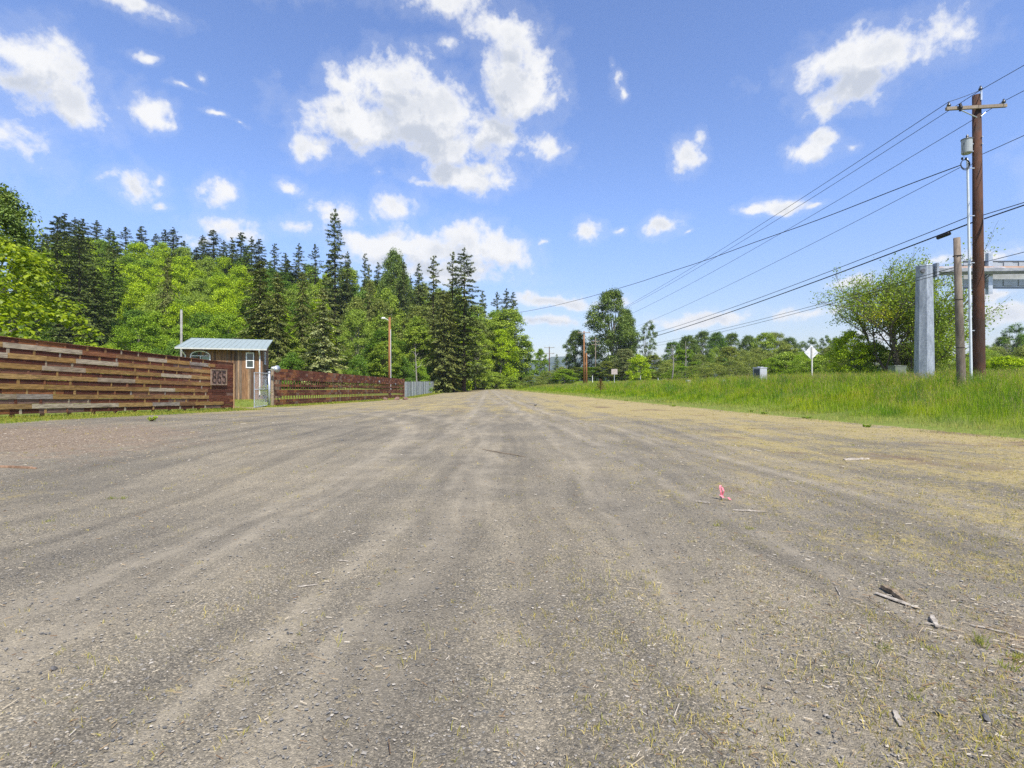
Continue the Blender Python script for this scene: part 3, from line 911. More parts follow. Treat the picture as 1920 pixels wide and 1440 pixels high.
# ------------------------------------------------------------------ trees and bushes across the road
plant('cotton0', 1146, 546, 150, 92, 'cotton', 'grey', label='tallest cottonwood across the road, thick dark green crown', cat='cottonwood tree', name='cottonwood_tree', rng=rg)
plant('cotton1', 1172, 580, 154, 50, 'cotton', 'grey', label='slimmer cottonwood merging with the right side of the tallest cottonwood', cat='cottonwood tree', name='cottonwood_tree', rng=rg)
plant('cotton1', 1080, 620, 158, 46, 'cotton', 'grey', label='rounded cottonwood left of the tallest one, behind the brown utility pole', cat='cottonwood tree', name='cottonwood_tree', rng=rg)
plant('sparse0', 1216, 602, 150, 38, 'cotton', 'grey', label='thin see-through tree right of the tallest cottonwood', cat='cottonwood tree', name='cottonwood_tree', rng=rg)
plant('sparse0', 1110, 640, 160, 30, 'cotton', 'grey', label='sparse young tree between the two dark cottonwoods', cat='cottonwood tree', name='cottonwood_tree', rng=rg)
plant('fir0', 1044, 664, 190, 26, 'firgreen', 'brown', label='small pointed tree far down the road beyond the first pole', cat='conifer tree', rng=rg)
plant('alder2', 1014, 655, 175, 30, 'mid', 'grey', label='small leafy tree past the right end of the woods', cat='tree', rng=rg)
plant('alder1', 1172, 655, 120, 52, 'mossy', 'grey', label='dull brownish bush tree at the foot of the tallest cottonwood', cat='tree', rng=rg)
plant('bush2', 1198, 664, 112, 50, 'maple', 'grey', label='bright green bush to the right of the cottonwood foot', cat='shrub', rng=rg)
W = 'across the road'
for px, yt, D, w, pr, lf in [(1262, 642, 190, 46, 'cotton0', 'deep'), (1290, 630, 195, 50, 'cotton1', 'cotton'), (1318, 622, 200, 48, 'cotton0', 'cotton'), (1345, 624, 190, 44, 'cotton1', 'deep'), (1372, 626, 205, 50, 'cotton0', 'cotton'), (1402, 630, 200, 44, 'cotton1', 'cotton'),
                             (1432, 624, 160, 58, 'alder0', 'alder'), (1455, 622, 165, 50, 'maple1', 'willow'), (1480, 634, 200, 46, 'cotton0', 'cotton'), (1505, 640, 210, 34, 'sparse0', 'cotton'), (1523, 633, 200, 32, 'sparse0', 'cotton'), (1548, 630, 200, 36, 'sparse0', 'cotton'), (1570, 634, 205, 44, 'cotton1', 'cotton'),
                             (1880, 632, 150, 40, 'cotton0', 'cotton'), (1902, 607, 140, 50, 'sparse0', 'deep'), (1925, 628, 150, 60, 'cotton1', 'cotton'), (1960, 610, 160, 80, 'cotton0', 'deep'), (1840, 645, 150, 50, 'alder2', 'mid')]:
    plant(pr, px, yt, D, w, lf, 'grey', 'dark broadleaf tree' if lf in ('cotton', 'deep') else 'light green tree', 'in the far row across the road', rng=rg)
px = 1000
while px < 2060:
    back = rg.uniform(125, 150)
    plant(rg.choice(['alder0', 'alder1', 'willow0', 'maple0']), px, np.interp(px, [1000, 1230, 1300, 1560, 1800, 2060], [697, 672, 655, 652, 660, 655]) + rg.uniform(-9, 9), back, rg.uniform(44, 64),
          rg.choice(['alder', 'mid', 'willow', 'willow']), 'grey', 'olive green thicket tree', 'in the middle row across the road', rng=rg)
    px += rg.uniform(24, 34)
px = 1215
while px < 2080:
    D = rg.uniform(78, 92) if px < 1560 or px > 1830 else rg.uniform(60, 70)
    D = max(D, 36 / ((px - 960) / 1000.0) * (1.0 if px > 1400 else .92)) if px < 1400 else D
    plant(rg.choice(['willow0', 'willow1', 'bush0', 'bush1', 'willow0']), px, np.interp(px, [1215, 1280, 1400, 1500, 1560, 1700, 1850, 2080], [690, 680, 672, 668, 670, 655, 662, 640]) + rg.uniform(-12, 12), D, rg.uniform(56, 84),
          rg.choice(['willow', 'willow', 'mid', 'alder']), 'grey', 'grey green willow bush', 'along the far side of the road', rng=rg)
    px += rg.uniform(26, 38)
px = 1020
while px < 1215:
    D = rg.uniform(160, 178)
    plant(rg.choice(['willow0', 'bush0', 'bush1']), px, 693 + rg.uniform(-9, 7), D, rg.uniform(26, 40), rg.choice(['mid', 'deep', 'alder', 'willow']), 'grey', 'small green bush', 'where the road runs out of sight', rng=rg)
    px += rg.uniform(14, 20)
for px, yt, w, lf, lab in [(1596, 618, 90, 'maple', 'bright green bush under the left side of the many-stemmed tree'), (1640, 640, 80, 'mid', 'dark leafy bush at the foot of the many-stemmed tree'),
                           (1706, 640, 90, 'willow', 'dull olive bush behind the thick steel post'), (1885, 668, 120, 'maple', 'bright low bush right of the brown utility pole')]:
    plant('bush1' if w == 90 else 'bush2', px, yt, 58, w, lf, 'grey', label=lab, cat='shrub', rng=rg)


# many-stemmed tree with fine rising branches
def fan_tree():
    rng = np.random.default_rng(9)
    D = 56.0; px = 1688
    X = (px - 960) / 1000 * D
    gz = hz(X, D)
    H = EYE + .262 * D - gz
    mb = MB()
    tips = []

    def grow(p, d, L, r, lev):
        k = 3
        pts = [p]
        q = p.copy(); dd = d.copy()
        for i in range(k):
            dd = unit(dd + rng.normal(size=3) * .13 + np.array([0, 0, .07]))
            q = q + dd * L / k
            pts.append(q.copy())
        mb.tube([tuple(v) for v in pts], [r, r * .82, r * .68, r * .55], 6 if lev < 2 else 4, cap=False)
        if lev >= 2:
            for i in range(1, k + 1): tips.append((pts[i], dd, lev))
        if lev == 4: return
        nch = [5, 4, 3, 3][lev]
        for j in range(nch):
            t = rng.uniform(.35, 1) if j else 1.0
            b = pts[min(k, int(t * k + .5))]
            sp = [.55, .6, .6, .65][lev]
            nd = unit(dd + rng.normal(size=3) * sp + np.array([0, 0, .22]))
            if nd[2] < -.05: nd[2] = abs(nd[2])
            grow(b.copy(), nd, L * rng.uniform(.58, .82), r * .55, lev + 1)
    for s in range(7):
        a = s * .9 + rng.uniform(-.2, .2)
        out = rng.uniform(.25, .95) if s else .05
        d0 = unit(np.array([math.cos(a) * out, math.sin(a) * out, 1.0]))
        grow(np.array([math.cos(a) * .35, math.sin(a) * .35, -.3]), d0, H * .34 * rng.uniform(.85, 1.1), .17, 0)
    o = empty('broadleaf_tree', (X, D, gz), 'big many-stemmed tree with fine rising branches and thin fresh leaves, behind the steel post', 'tree')
    vv = np.array(mb.v); mz = vv[:, 2].max()
    sc = H / mz
    mb.v = [tuple(v * np.array([sc, sc, sc])) for v in vv]
    mb.build('trunk', simple('branch bark', (.12, .10, .07), .95, 0, .4, 6), o)
    T = np.array([t[0] for t in tips]) * sc
    n_ = 36000
    lw = np.exp(-((T[:, 0] + 2.5) / 7) ** 2) + .9 + 1.2 * (T[:, 2] < H * .5); k = rng.choice(len(T), n_, p=lw / lw.sum())
    pos = T[k] + rng.normal(size=(n_, 3)).clip(-1.6, 1.6) * np.array([.36, .36, .3])
    V, Fq = quads_from(pos, unit(rng.normal(size=(n_, 3)) + np.array([0, 0, .4])), rng.uniform(.12, .26, n_), .6, rng)
    me = arr_mesh('crown', V, Fq)
    link('crown', me, leaf_mat('fresh leaves', (0.17, 0.27, 0.020), .4, .4, (0.36, 0.47, 0.04)), o)
    # yellow flowering patch, a part with a colour of its own
    pos = np.array([-2.8, -2.2, H * .46]) + rng.normal(size=(900, 3)) * np.array([1.1, .8, .45])
    V, Fq = quads_from(pos, unit(rng.normal(size=(900, 3)) + np.array([0, -.6, .6])), rng.uniform(.1, .24, 900), .7, rng)
    link('crown', arr_mesh('crown_patch', V, Fq), LEAF['yellow'], o, label='yellow green patch of leaves')
fan_tree()


# near maple hanging over the plank fence
def near_maple():
    rng = np.random.default_rng(12)
    X, D = -26.0, 25.0
    gz = hz(X, D)
    H, Rr = 9.0, 5.5
    o = empty('maple_tree', (X, D, gz), 'near maple with big bright leaves hanging over the plank fence at the left edge', 'maple tree')
    C, rad = [], []
    for i in range(120):
        t = rng.random()
        e = (1 - t ** 1.9) ** .62
        a = i * 2.39996
        r_ = Rr * e * rng.uniform(.35, 1) ** .5
        C.append((math.cos(a) * r_, math.sin(a) * r_, .4 + (H - .6) * t)); rad.append(rng.uniform(.5, 1.15))
    for (dx, dy, z, r0) in [(6.0, -1.6, 2.3, .9), (6.9, -2.0, 1.9, .8), (7.6, -1.2, 1.8, .6), (5.4, -3, 3.2, 1.0), (4.6, -3.2, 4.3, 1.0), (3.8, -2.5, 5.6, 1.0), (6.2, .3, 2.6, .9)]:
        C.append((dx, dy, z)); rad.append(r0)
    C = np.array(C); rad = np.array(rad)
    n_ = 19000
    k = rng.choice(len(C), n_, p=rad ** 2 / (rad ** 2).sum())
    d = unit(rng.normal(size=(n_, 3))); d[:, 2] = np.where(d[:, 2] < -.3, -d[:, 2], d[:, 2])
    pos = C[k] + d * rad[k, None] * (.55 + .55 * rng.random((n_, 1))) * np.array([1, 1, .8])
    nrm = unit(d * .5 + rng.normal(size=(n_, 3)) * .4 + np.array([.1, -.2, .7]))
    # palmate outline
    ang = np.array([-90, -50, -20, 8, 30, 58, 90, 122, 150, 172, 200, 230]) * math.pi / 180
    ro = np.array([.25, .55, .38, .85, .5, .7, 1.0, .7, .5, .85, .38, .55])
    al = rng.normal(size=(n_, 3)) + np.array([0, 0, -.5]); t = unit(al - nrm * (al * nrm).sum(1, keepdims=True)); b = np.cross(nrm, t)
    sz = rng.uniform(.08, .17, n_)
    K = len(ang)
    V = pos[:, None, :] + (b[:, None, :] * (np.cos(ang) * ro)[None, :, None] + t[:, None, :] * (np.sin(ang) * ro)[None, :, None] + nrm[:, None, :] * (-.22 * ro ** 2)[None, :, None]) * sz[:, None, None]
    V = np.concatenate([V, pos[:, None, :]], 1)        # centre vertex last
    base = (np.arange(n_) * (K + 1))[:, None, None]
    tri = np.stack([np.full(K, K), np.arange(K), (np.arange(K) + 1) % K], -1)[None]
    me = arr_mesh('crown', V.reshape(-1, 3), (base + tri).reshape(-1, 3))
    link('crown', me, LEAF['near'], o)
    mb = MB()
    pts = limb_pts((0, 0, -.4), (.3, 0, H * .85), rng, .03, 6)
    mb.tube(pts, [.34, .28, .22, .16, .1, .04], 9)
    for i in range(40):
        c = C[rng.integers(len(C))]
        a = np.array(pts[1 + int(c[2] / H * 3)])
        mb.tube(limb_pts(a, c, rng, .06, 5, .05), [.1, .075, .05, .03, .012], 5, cap=False)
    mb.build('trunk', BARK['grey'], o, smooth=True)
near_maple()
plant('cotton1', -16, 350, 34, 170, 'cotton', 'grey', label='taller dark leaved tree rising behind the near maple at the left edge', cat='tree', name='broadleaf_tree', rng=rg)


# labels of the trees that stand in rows: their look, their place and their count from the left
def name_rows():
    d = {}
    for o, px, look, where in PLANTS:
        d.setdefault((look, where), []).append((px, o))
    for (look, where), L in d.items():
        L.sort(key=lambda t: t[0])
        for i, (px, o) in enumerate(L):
            if len(L) == 1: lab = '%s %s, the only one' % (look, where)
            elif i < len(ORD): lab = '%s %s from left %s' % (ORD[i], look, where)
            else: lab = '%s %s from right %s' % (ORD[len(L) - 1 - i], look, where)
            o['label'] = lab
            o['category'] = 'shrub' if 'bush' in look else 'tree'
            o['group'] = ('%ss %s' % (look, where)).replace('bushs', 'bushes').replace('firs on', 'firs on')
name_rows()


# ------------------------------------------------------------------ fences
def wood_mat(name, stops, scale=(1, 1, 1), rough=.85, streak=26, bump=.5, dirt=.35):
    m, n, out = mat(name)
    geo = n.new('ShaderNodeNewGeometry')
    tc = n.new('ShaderNodeTexCoord').outputs['Object']
    r = geo.outputs['Random Per Island']
    base = n.ramp(r, stops, 'CONSTANT' if len(stops) > 4 else 'LINEAR')
    p = n.v('ADD', n.v('MULTIPLY', tc, scale), n.comb(n.m('MULTIPLY', r, 37.0), n.m('MULTIPLY', r, 11.0), 0))
    g = n.noise(p, streak, 6, .7, .4)
    b = n.noise(p, streak * .22, 5, .65)
    c = n.mix(1.0, base, n.mix(n.ss(g, .3, .7), (.55, .53, .51), (1.4, 1.4, 1.4)), 'MULTIPLY')
    c = n.mix(n.m('MULTIPLY', n.ss(b, .48, .72), dirt), c, (.05, .03, .022))
    c = n.mix(n.m('MULTIPLY', n.ss(n.noise(tc, 60, 3, .7), .64, .72), .45), c, (.42, .38, .33))
    principled(n, out, c, rough, 0, n.bump(g, bump, .008), .2)
    return m


M_RED = wood_mat('red brown boards', [(0, (.09, .030, .018)), (.3, (.14, .048, .026)), (.5, (.19, .085, .05)), (.65, (.12, .040, .022)), (.8, (.17, .10, .075)), (.9, (.23, .09, .035))], (1, .12, 1.0))
M_TAN = wood_mat('reclaimed boards', [(0, (0.309, 0.177, 0.060)), (.24, (0.355, 0.218, 0.083)), (.42, (0.227, 0.118, 0.051)), (.52, (0.327, 0.254, 0.176)), (.60, (0.272, 0.159, 0.055)), (.76, (0.282, 0.235, 0.194)), (.84, (0.219, 0.091, 0.042)), (.9, (0.400, 0.326, 0.231))], (1, .12, 1.0), dirt=.5)
M_SLAT = wood_mat('weathered slats', [(0, (.26, .29, .30)), (.5, (.33, .36, .37)), (1, (.42, .45, .44))], (1, 1, .15))
M_DARKSLAT = simple('dark gap wood', (.06, .065, .06), .9)
M_GALV = simple('galvanised steel', (.50, .53, .57), .42, .55, .16, 5, 0, .5)
M_BLACK = simple('black rubber', (.015, .015, .016), .55)
M_WHITE = simple('white paint', (.78, .78, .76), .5)
M_RUSTBAR = simple('dark rusty steel', (.035, .022, .018), .7, .3)
rgf = random.Random(4)


def along_fence(y): return float(fence_x(y))


def plank_fence():
    y0, y1 = 7.0, 28.55
    A = Vector((along_fence(y0), y0, 0)); B = Vector((along_fence(y1), y1, 0))
    L = (B - A).length
    ez = lambda s: 2.36 + (L - s) * .0258                     # top edge
    bz = lambda s: -.03 + (L - s) * .0258
    d = (B - A).normalized(); nr = Vector((d.y, -d.x, 0))     # towards the gravel
    o = empty('plank_fence', (A.x, A.y, bz(0)), 'tall solid fence of red and tan reclaimed boards carrying the house number', 'fence')
    loc = o.location.copy()
    mb = MB()
    rows = 15; pit = 2.36 / rows

    def board(s0, s1, r, depth, thick, hgt, mi, jig=0.0):
        vs = []
        for s_ in (s0, s1):
            zc = ez(s_) - pit * (r + .5) + jig
            c = A + d * s_
            for dn, dz_ in ((depth, -hgt / 2), (depth + thick, -hgt / 2), (depth + thick, hgt / 2), (depth, hgt / 2)):
                q = c + nr * dn; vs.append((q.x - loc.x, q.y - loc.y, zc + dz_ - loc.z))
        mb.add(vs, [(0, 1, 2, 3), (4, 7, 6, 5), (0, 4, 5, 1), (1, 5, 6, 2), (2, 6, 7, 3), (3, 7, 4, 0)], mi)
    for r in range(rows):
        light = r % 2 == 1
        s = -rgf.uniform(0, 1.5)
        endl = L - (1.75 + rgf.uniform(-.35, .5)) if r < 13 else L - rgf.uniform(.5, 1.4)
        while s < L:
            if light and s < endl - .05:
                ln = rgf.uniform(1.1, 2.6); e = min(s + ln, endl)
                if endl - e < .3: e = endl
                board(max(s, 0), e - .006, r, .032 + rgf.uniform(-.003, .004), .022, pit * rgf.uniform(.93, 1.03), 1, rgf.uniform(-.004, .004))
                s = e
            else:
                ln = rgf.uniform(.9, 2.2); e = min(s + ln, L)
                board(max(s, 0), e - .005, r, .006 + rgf.uniform(-.002, .003) + (.01 if light else 0), .018, pit * rgf.uniform(.95, 1.02), 0, rgf.uniform(-.003, .003))
                s = e
    # spacer blocks seen in the recessed rows
    for r in range(0, rows, 2):
        s = rgf.uniform(.3, .9)
        while s < L - 1.9:
            zc = ez(s) - pit * (r + .5)
            c = A + d * s + nr * .031
            mb.box((c.x - loc.x, c.y - loc.y, zc - loc.z), (.012, rgf.uniform(.05, .1), pit * .98), rz=math.atan2(-d.x, d.y), mi=1 if rgf.random() < .7 else 0)
            s += rgf.uniform(.75, 1.05)
    mb.build('boards', [M_RED, M_TAN], o)
    s = .4
    while s < L + .1:
        c = A + d * min(s, L - .04) - nr * .05
        mb = MB()
        zt, zb = ez(s) - .02, bz(s) - .22
        mb.box((c.x - loc.x, c.y - loc.y, (zt + zb) / 2 - loc.z), (.09, .09, zt - zb), rz=math.atan2(-d.x, d.y))
        mb.build('post', M_RED, o)
        s += 1.02
    mb = MB()
    vs = []
    for s_ in (0, L):
        c = A + d * s_
        for dn, z_ in ((-.06, 0), (.062, 0), (.062, .022), (-.06, .022)):
            q = c + nr * dn; vs.append((q.x - loc.x, q.y - loc.y, ez(s_) + .002 + z_ - loc.z))
    mb.add(vs, [(0, 1, 2, 3), (4, 7, 6, 5), (0, 4, 5, 1), (1, 5, 6, 2), (2, 6, 7, 3), (3, 7, 4, 0)])
    mb.build('cap_board', M_RED, o)
    # rough end boards
    mb = MB()
    c = B + nr * .01
    mb.box((c.x - loc.x, c.y + .035 - loc.y, (ez(L) + bz(L)) / 2 - loc.z - .05), (.14, .035, 2.42))
    mb.build('end_board', wood_mat('rough end board', [(0, (.36, .22, .11)), (1, (.4, .26, .14))], (1, 1, .12)), o)
    # address plaque with bent steel numerals
    sc = L - 1.38
    c = A + d * sc + nr * .058
    zc = ez(sc) - .80
    ang = math.atan2(d.y, d.x)
    pl = empty('address_plaque', (c.x, c.y, zc), 'wooden plaque with the numbers 865 fixed to the plank fence near its end', 'sign', rz=ang)
    # local x runs along the fence, local -y faces the gravel
    w, h = 1.36, .80
    MB().box((0, -.015, 0), (w, .03, h)).build('backing_board', wood_mat('plaque wood', [(0, (.21, .13, .10)), (1, (.26, .17, .13))], (.15, 1, 1)), pl)
    for (cx, cz, a, b) in ((0, h / 2 - .02, w, .045), (0, -h / 2 + .02, w, .045), (-w / 2 + .02, 0, .045, h - .09), (w / 2 - .02, 0, .045, h - .09)):
        MB().box((cx, -.043, cz), (a, .022, b)).build('frame_strip', wood_mat('plaque frame', [(0, (.30, .22, .15)), (1, (.34, .26, .18))], (.2, 1, .2)), pl)

    def numeral(pts, cx):
        return MB().tube([(cx + x * .30, -.048, z * .56) for x, z in pts], .017, 7).build('numeral', M_RUSTBAR, pl, smooth=True)
    def ell(cx, cz, rx, rz_, a0, a1, k=18):
        return [(cx + rx * math.cos(R(a0 + (a1 - a0) * i / k)), cz + rz_ * math.sin(R(a0 + (a1 - a0) * i / k))) for i in range(k + 1)]
    e8 = ell(0, .27, .36, .23, -90, 270) + ell(0, -.23, .48, .27, 90, -270)
    numeral(e8, -.41)
    six = [(.45, .40), (.30, .50), (.05, .50), (-.25, .38), (-.42, .12), (-.45, -.15)] + ell(0, -.22, .45, .28, 175, -180)
    numeral(six, 0)
    five = [(.42, .5), (-.36, .5), (-.40, .05), (-.1, .10)] + ell(.0, -.2, .44, .30, 80, -150)
    numeral(five, .41)
plank_fence()


def open_fence():
    y0, y1 = 34.3, 70.6
    A = Vector((-15.4, y0, 0)); B = Vector((-14.3, y1, 0))
    L = (B - A).length; d = (B - A) / L; nr = Vector((d.y, -d.x, 0)); ang = math.atan2(-d.x, d.y)
    tz = lambda s: 2.28 - (2.28 - 1.90) * s / L
    bz = lambda s: -.12 - .39 * s / L
    o = empty('openwork_fence', (A.x, A.y, bz(0)), 'long dark red board fence with open slots between its bands', 'fence')
    loc = o.location.copy()
    bands = [(0, .17), (.165, .315), (.43, .50), (.585, .755), (.85, 1.0)]      # fractions from the top
    for bi, (f0, f1) in enumerate(bands):
        mb = MB()
        nrow = max(1, round((f1 - f0) / .085))
        for k in range(nrow):
            g0 = f0 + (f1 - f0) * k / nrow; g1 = f0 + (f1 - f0) * (k + 1) / nrow
            s = 0
            while s < L:
                e = min(L, s + rgf.uniform(.35, .62))
                vs = []
                dep = rgf.uniform(0, .012)
                for s_ in (s, e - .006):
                    T, Bq = tz(s_), bz(s_); c = A + d * s_
                    for dn, g in ((dep, g1 - .002), (dep + .02, g1 - .002), (dep + .02, g0 + .002), (dep, g0 + .002)):
                        q = c + nr * dn; vs.append((q.x - loc.x, q.y - loc.y, T + (Bq - T) * g - loc.z))
                mb.add(vs, [(0, 1, 2, 3), (4, 7, 6, 5), (0, 4, 5, 1), (1, 5, 6, 2), (2, 6, 7, 3), (3, 7, 4, 0)], 1 if rgf.random() < .008 else 0)
                s = e
        mb.build('board_band', [M_RED, M_SLAT], o)
    s = .35
    while s < L:
        c = A + d * s - nr * .02
        T, Bq = tz(s) - .02, bz(s) - .16
        MB().box((c.x - loc.x, c.y - loc.y, (T + Bq) / 2 - loc.z), (.035, .07, T - Bq), rz=ang).build('upright', M_RED, o)
        s += .44
    for s in (0, L):
        c = A + d * s
        MB().box((c.x - loc.x, c.y - loc.y, (tz(s) + bz(s)) / 2 - loc.z), (.13, .13, 2.5)).build('post', M_TAN if s == 0 else M_RED, o)
    return A
open_fence()


def slat_fence():
    A = Vector((-14.32, 71.2, 0)); B = Vector((-17.2, 151, 0))
    L = (B - A).length; d = (B - A) / L; nr = Vector((d.y, -d.x, 0)); ang = math.atan2(-d.x, d.y)
    o = empty('slatted_fence', (A.x, A.y, hz(A.x, A.y)), 'pale grey slatted fence running away beyond the dark red fence', 'fence')
    loc = o.location.copy()
    mb = MB(); s = 0; i = 0
    while s < L:
        c = A + d * s; zb = hz(c.x, c.y) + .03; zt = 1.55 + .45 * s / L
        w = .30
        if i % 9 == 8:
            MB().box((c.x - loc.x, c.y - loc.y, (zt + .12 + zb) / 2 - loc.z), (.12, .14, zt + .12 - zb), rz=ang).build('post', M_DARKSLAT, o)
        else:
            mb.box((c.x + nr.x * rgf.uniform(0, .05) - loc.x, c.y - loc.y, (zt + zb) / 2 + rgf.uniform(-.02, .02) - loc.z), (.02, w * .9, zt - zb), rz=ang)
        s += w; i += 1
    mb.build('slats', M_SLAT, o)
    mb = MB()
    for f in (.15, .85):
        pts = []
        for k in range(9):
            s_ = L * k / 8; c = A + d * s_ - nr * .05; zb = hz(c.x, c.y)
            pts.append((c.x - loc.x, c.y - loc.y, zb + (1.55 + .45 * s_ / L - zb) * f - loc.z))
        mb.tube(pts, .04, 5)
    mb.build('rail', M_GALV, o)
slat_fence()


def chain_gate():
    # swung open beside the end of the openwork fence
    a = Vector((-15.35, 33.9, -.10)); b = Vector((-14.85, 30.9, -.12))
    a, b = Vector((-15.55, 33.9, 0)), Vector((-15.15, 31.35, 0))
    zb, zt = -.12, 1.92
    o = empty('chain_link_gate', (a.x, a.y, hz(a.x, a.y)), 'narrow galvanised chain-link gate standing open beside the dark red fence', 'gate')
    loc = o.location.copy()
    q = lambda p, z: (p.x - loc.x, p.y - loc.y, z - loc.z)
    MB().tube([q(a, zb + .02), q(b, zb), q(b, zt), q(a, zt)], .028, 8).build('gate_frame', M_GALV, o, smooth=False)
    MB().tube([q(a, .93), q(b, .92)], .022, 8).build('cross_bar', M_GALV, o, smooth=True)
    c = Vector((-15.5, 34.05, 0))
    MB().tube([q(c, -.3), q(c, 2.0)], .075, 10).build('gate_post', M_GALV, o, smooth=True)
    MB().tube([q(c, 1.93), q(c, 2.04)], .09, 10).build('post_cap', M_GALV, o, smooth=True)
    # woven mesh
    mb = MB(); L = (b - a).length; H = zt - zb; st = .11
    def clip(s0, z0, sg):
        pts = []
        s1 = s0 + H * sg
        lo, hi = 0, 1
        ds = s1 - s0
        for edge, sign in ((0, 1), (L, -1)):
            if ds:
                t = (edge - s0) / ds
                if (ds > 0) == (sign > 0): lo = max(lo, t)
                else: hi = min(hi, t)
        if hi - lo > .03:
            for t in (lo, hi):
                p = a + (b - a) * ((s0 + ds * t) / L); pts.append(q(p, zb + H * t))
            mb.tube(pts, .0026, 3, cap=False)
    k = -H
    while k < L + H:
        clip(k, 0, 1); clip(k, 0, -1); k += st
    mb.build('wire_mesh', M_GALV, o)
chain_gate()


def dish_lamp():
    c = P(514, 692, 33.9)
    o = empty('spotlight', (c.x, c.y, c.z - .1), 'white and grey spotlight on top of the first post of the dark red fence', 'lamp')
    MB().tube([(-.1, 0, -.05), (-.1, 0, .12), (.02, 0, .16)], .03, 6).build('bracket', M_WHITE, o)
    MB().tube([(-.12, -.05, .15), (.16, -.12, .16)], [.09, .10], 10).build('lamp_body', M_WHITE, o, smooth=True)
    MB().tube([(.22, -.16, .10), (.26, -.2, .10), (.29, -.22, .1)], [.05, .2, .23], 14).build('reflector', M_GALV, o, smooth=True)
dish_lamp()


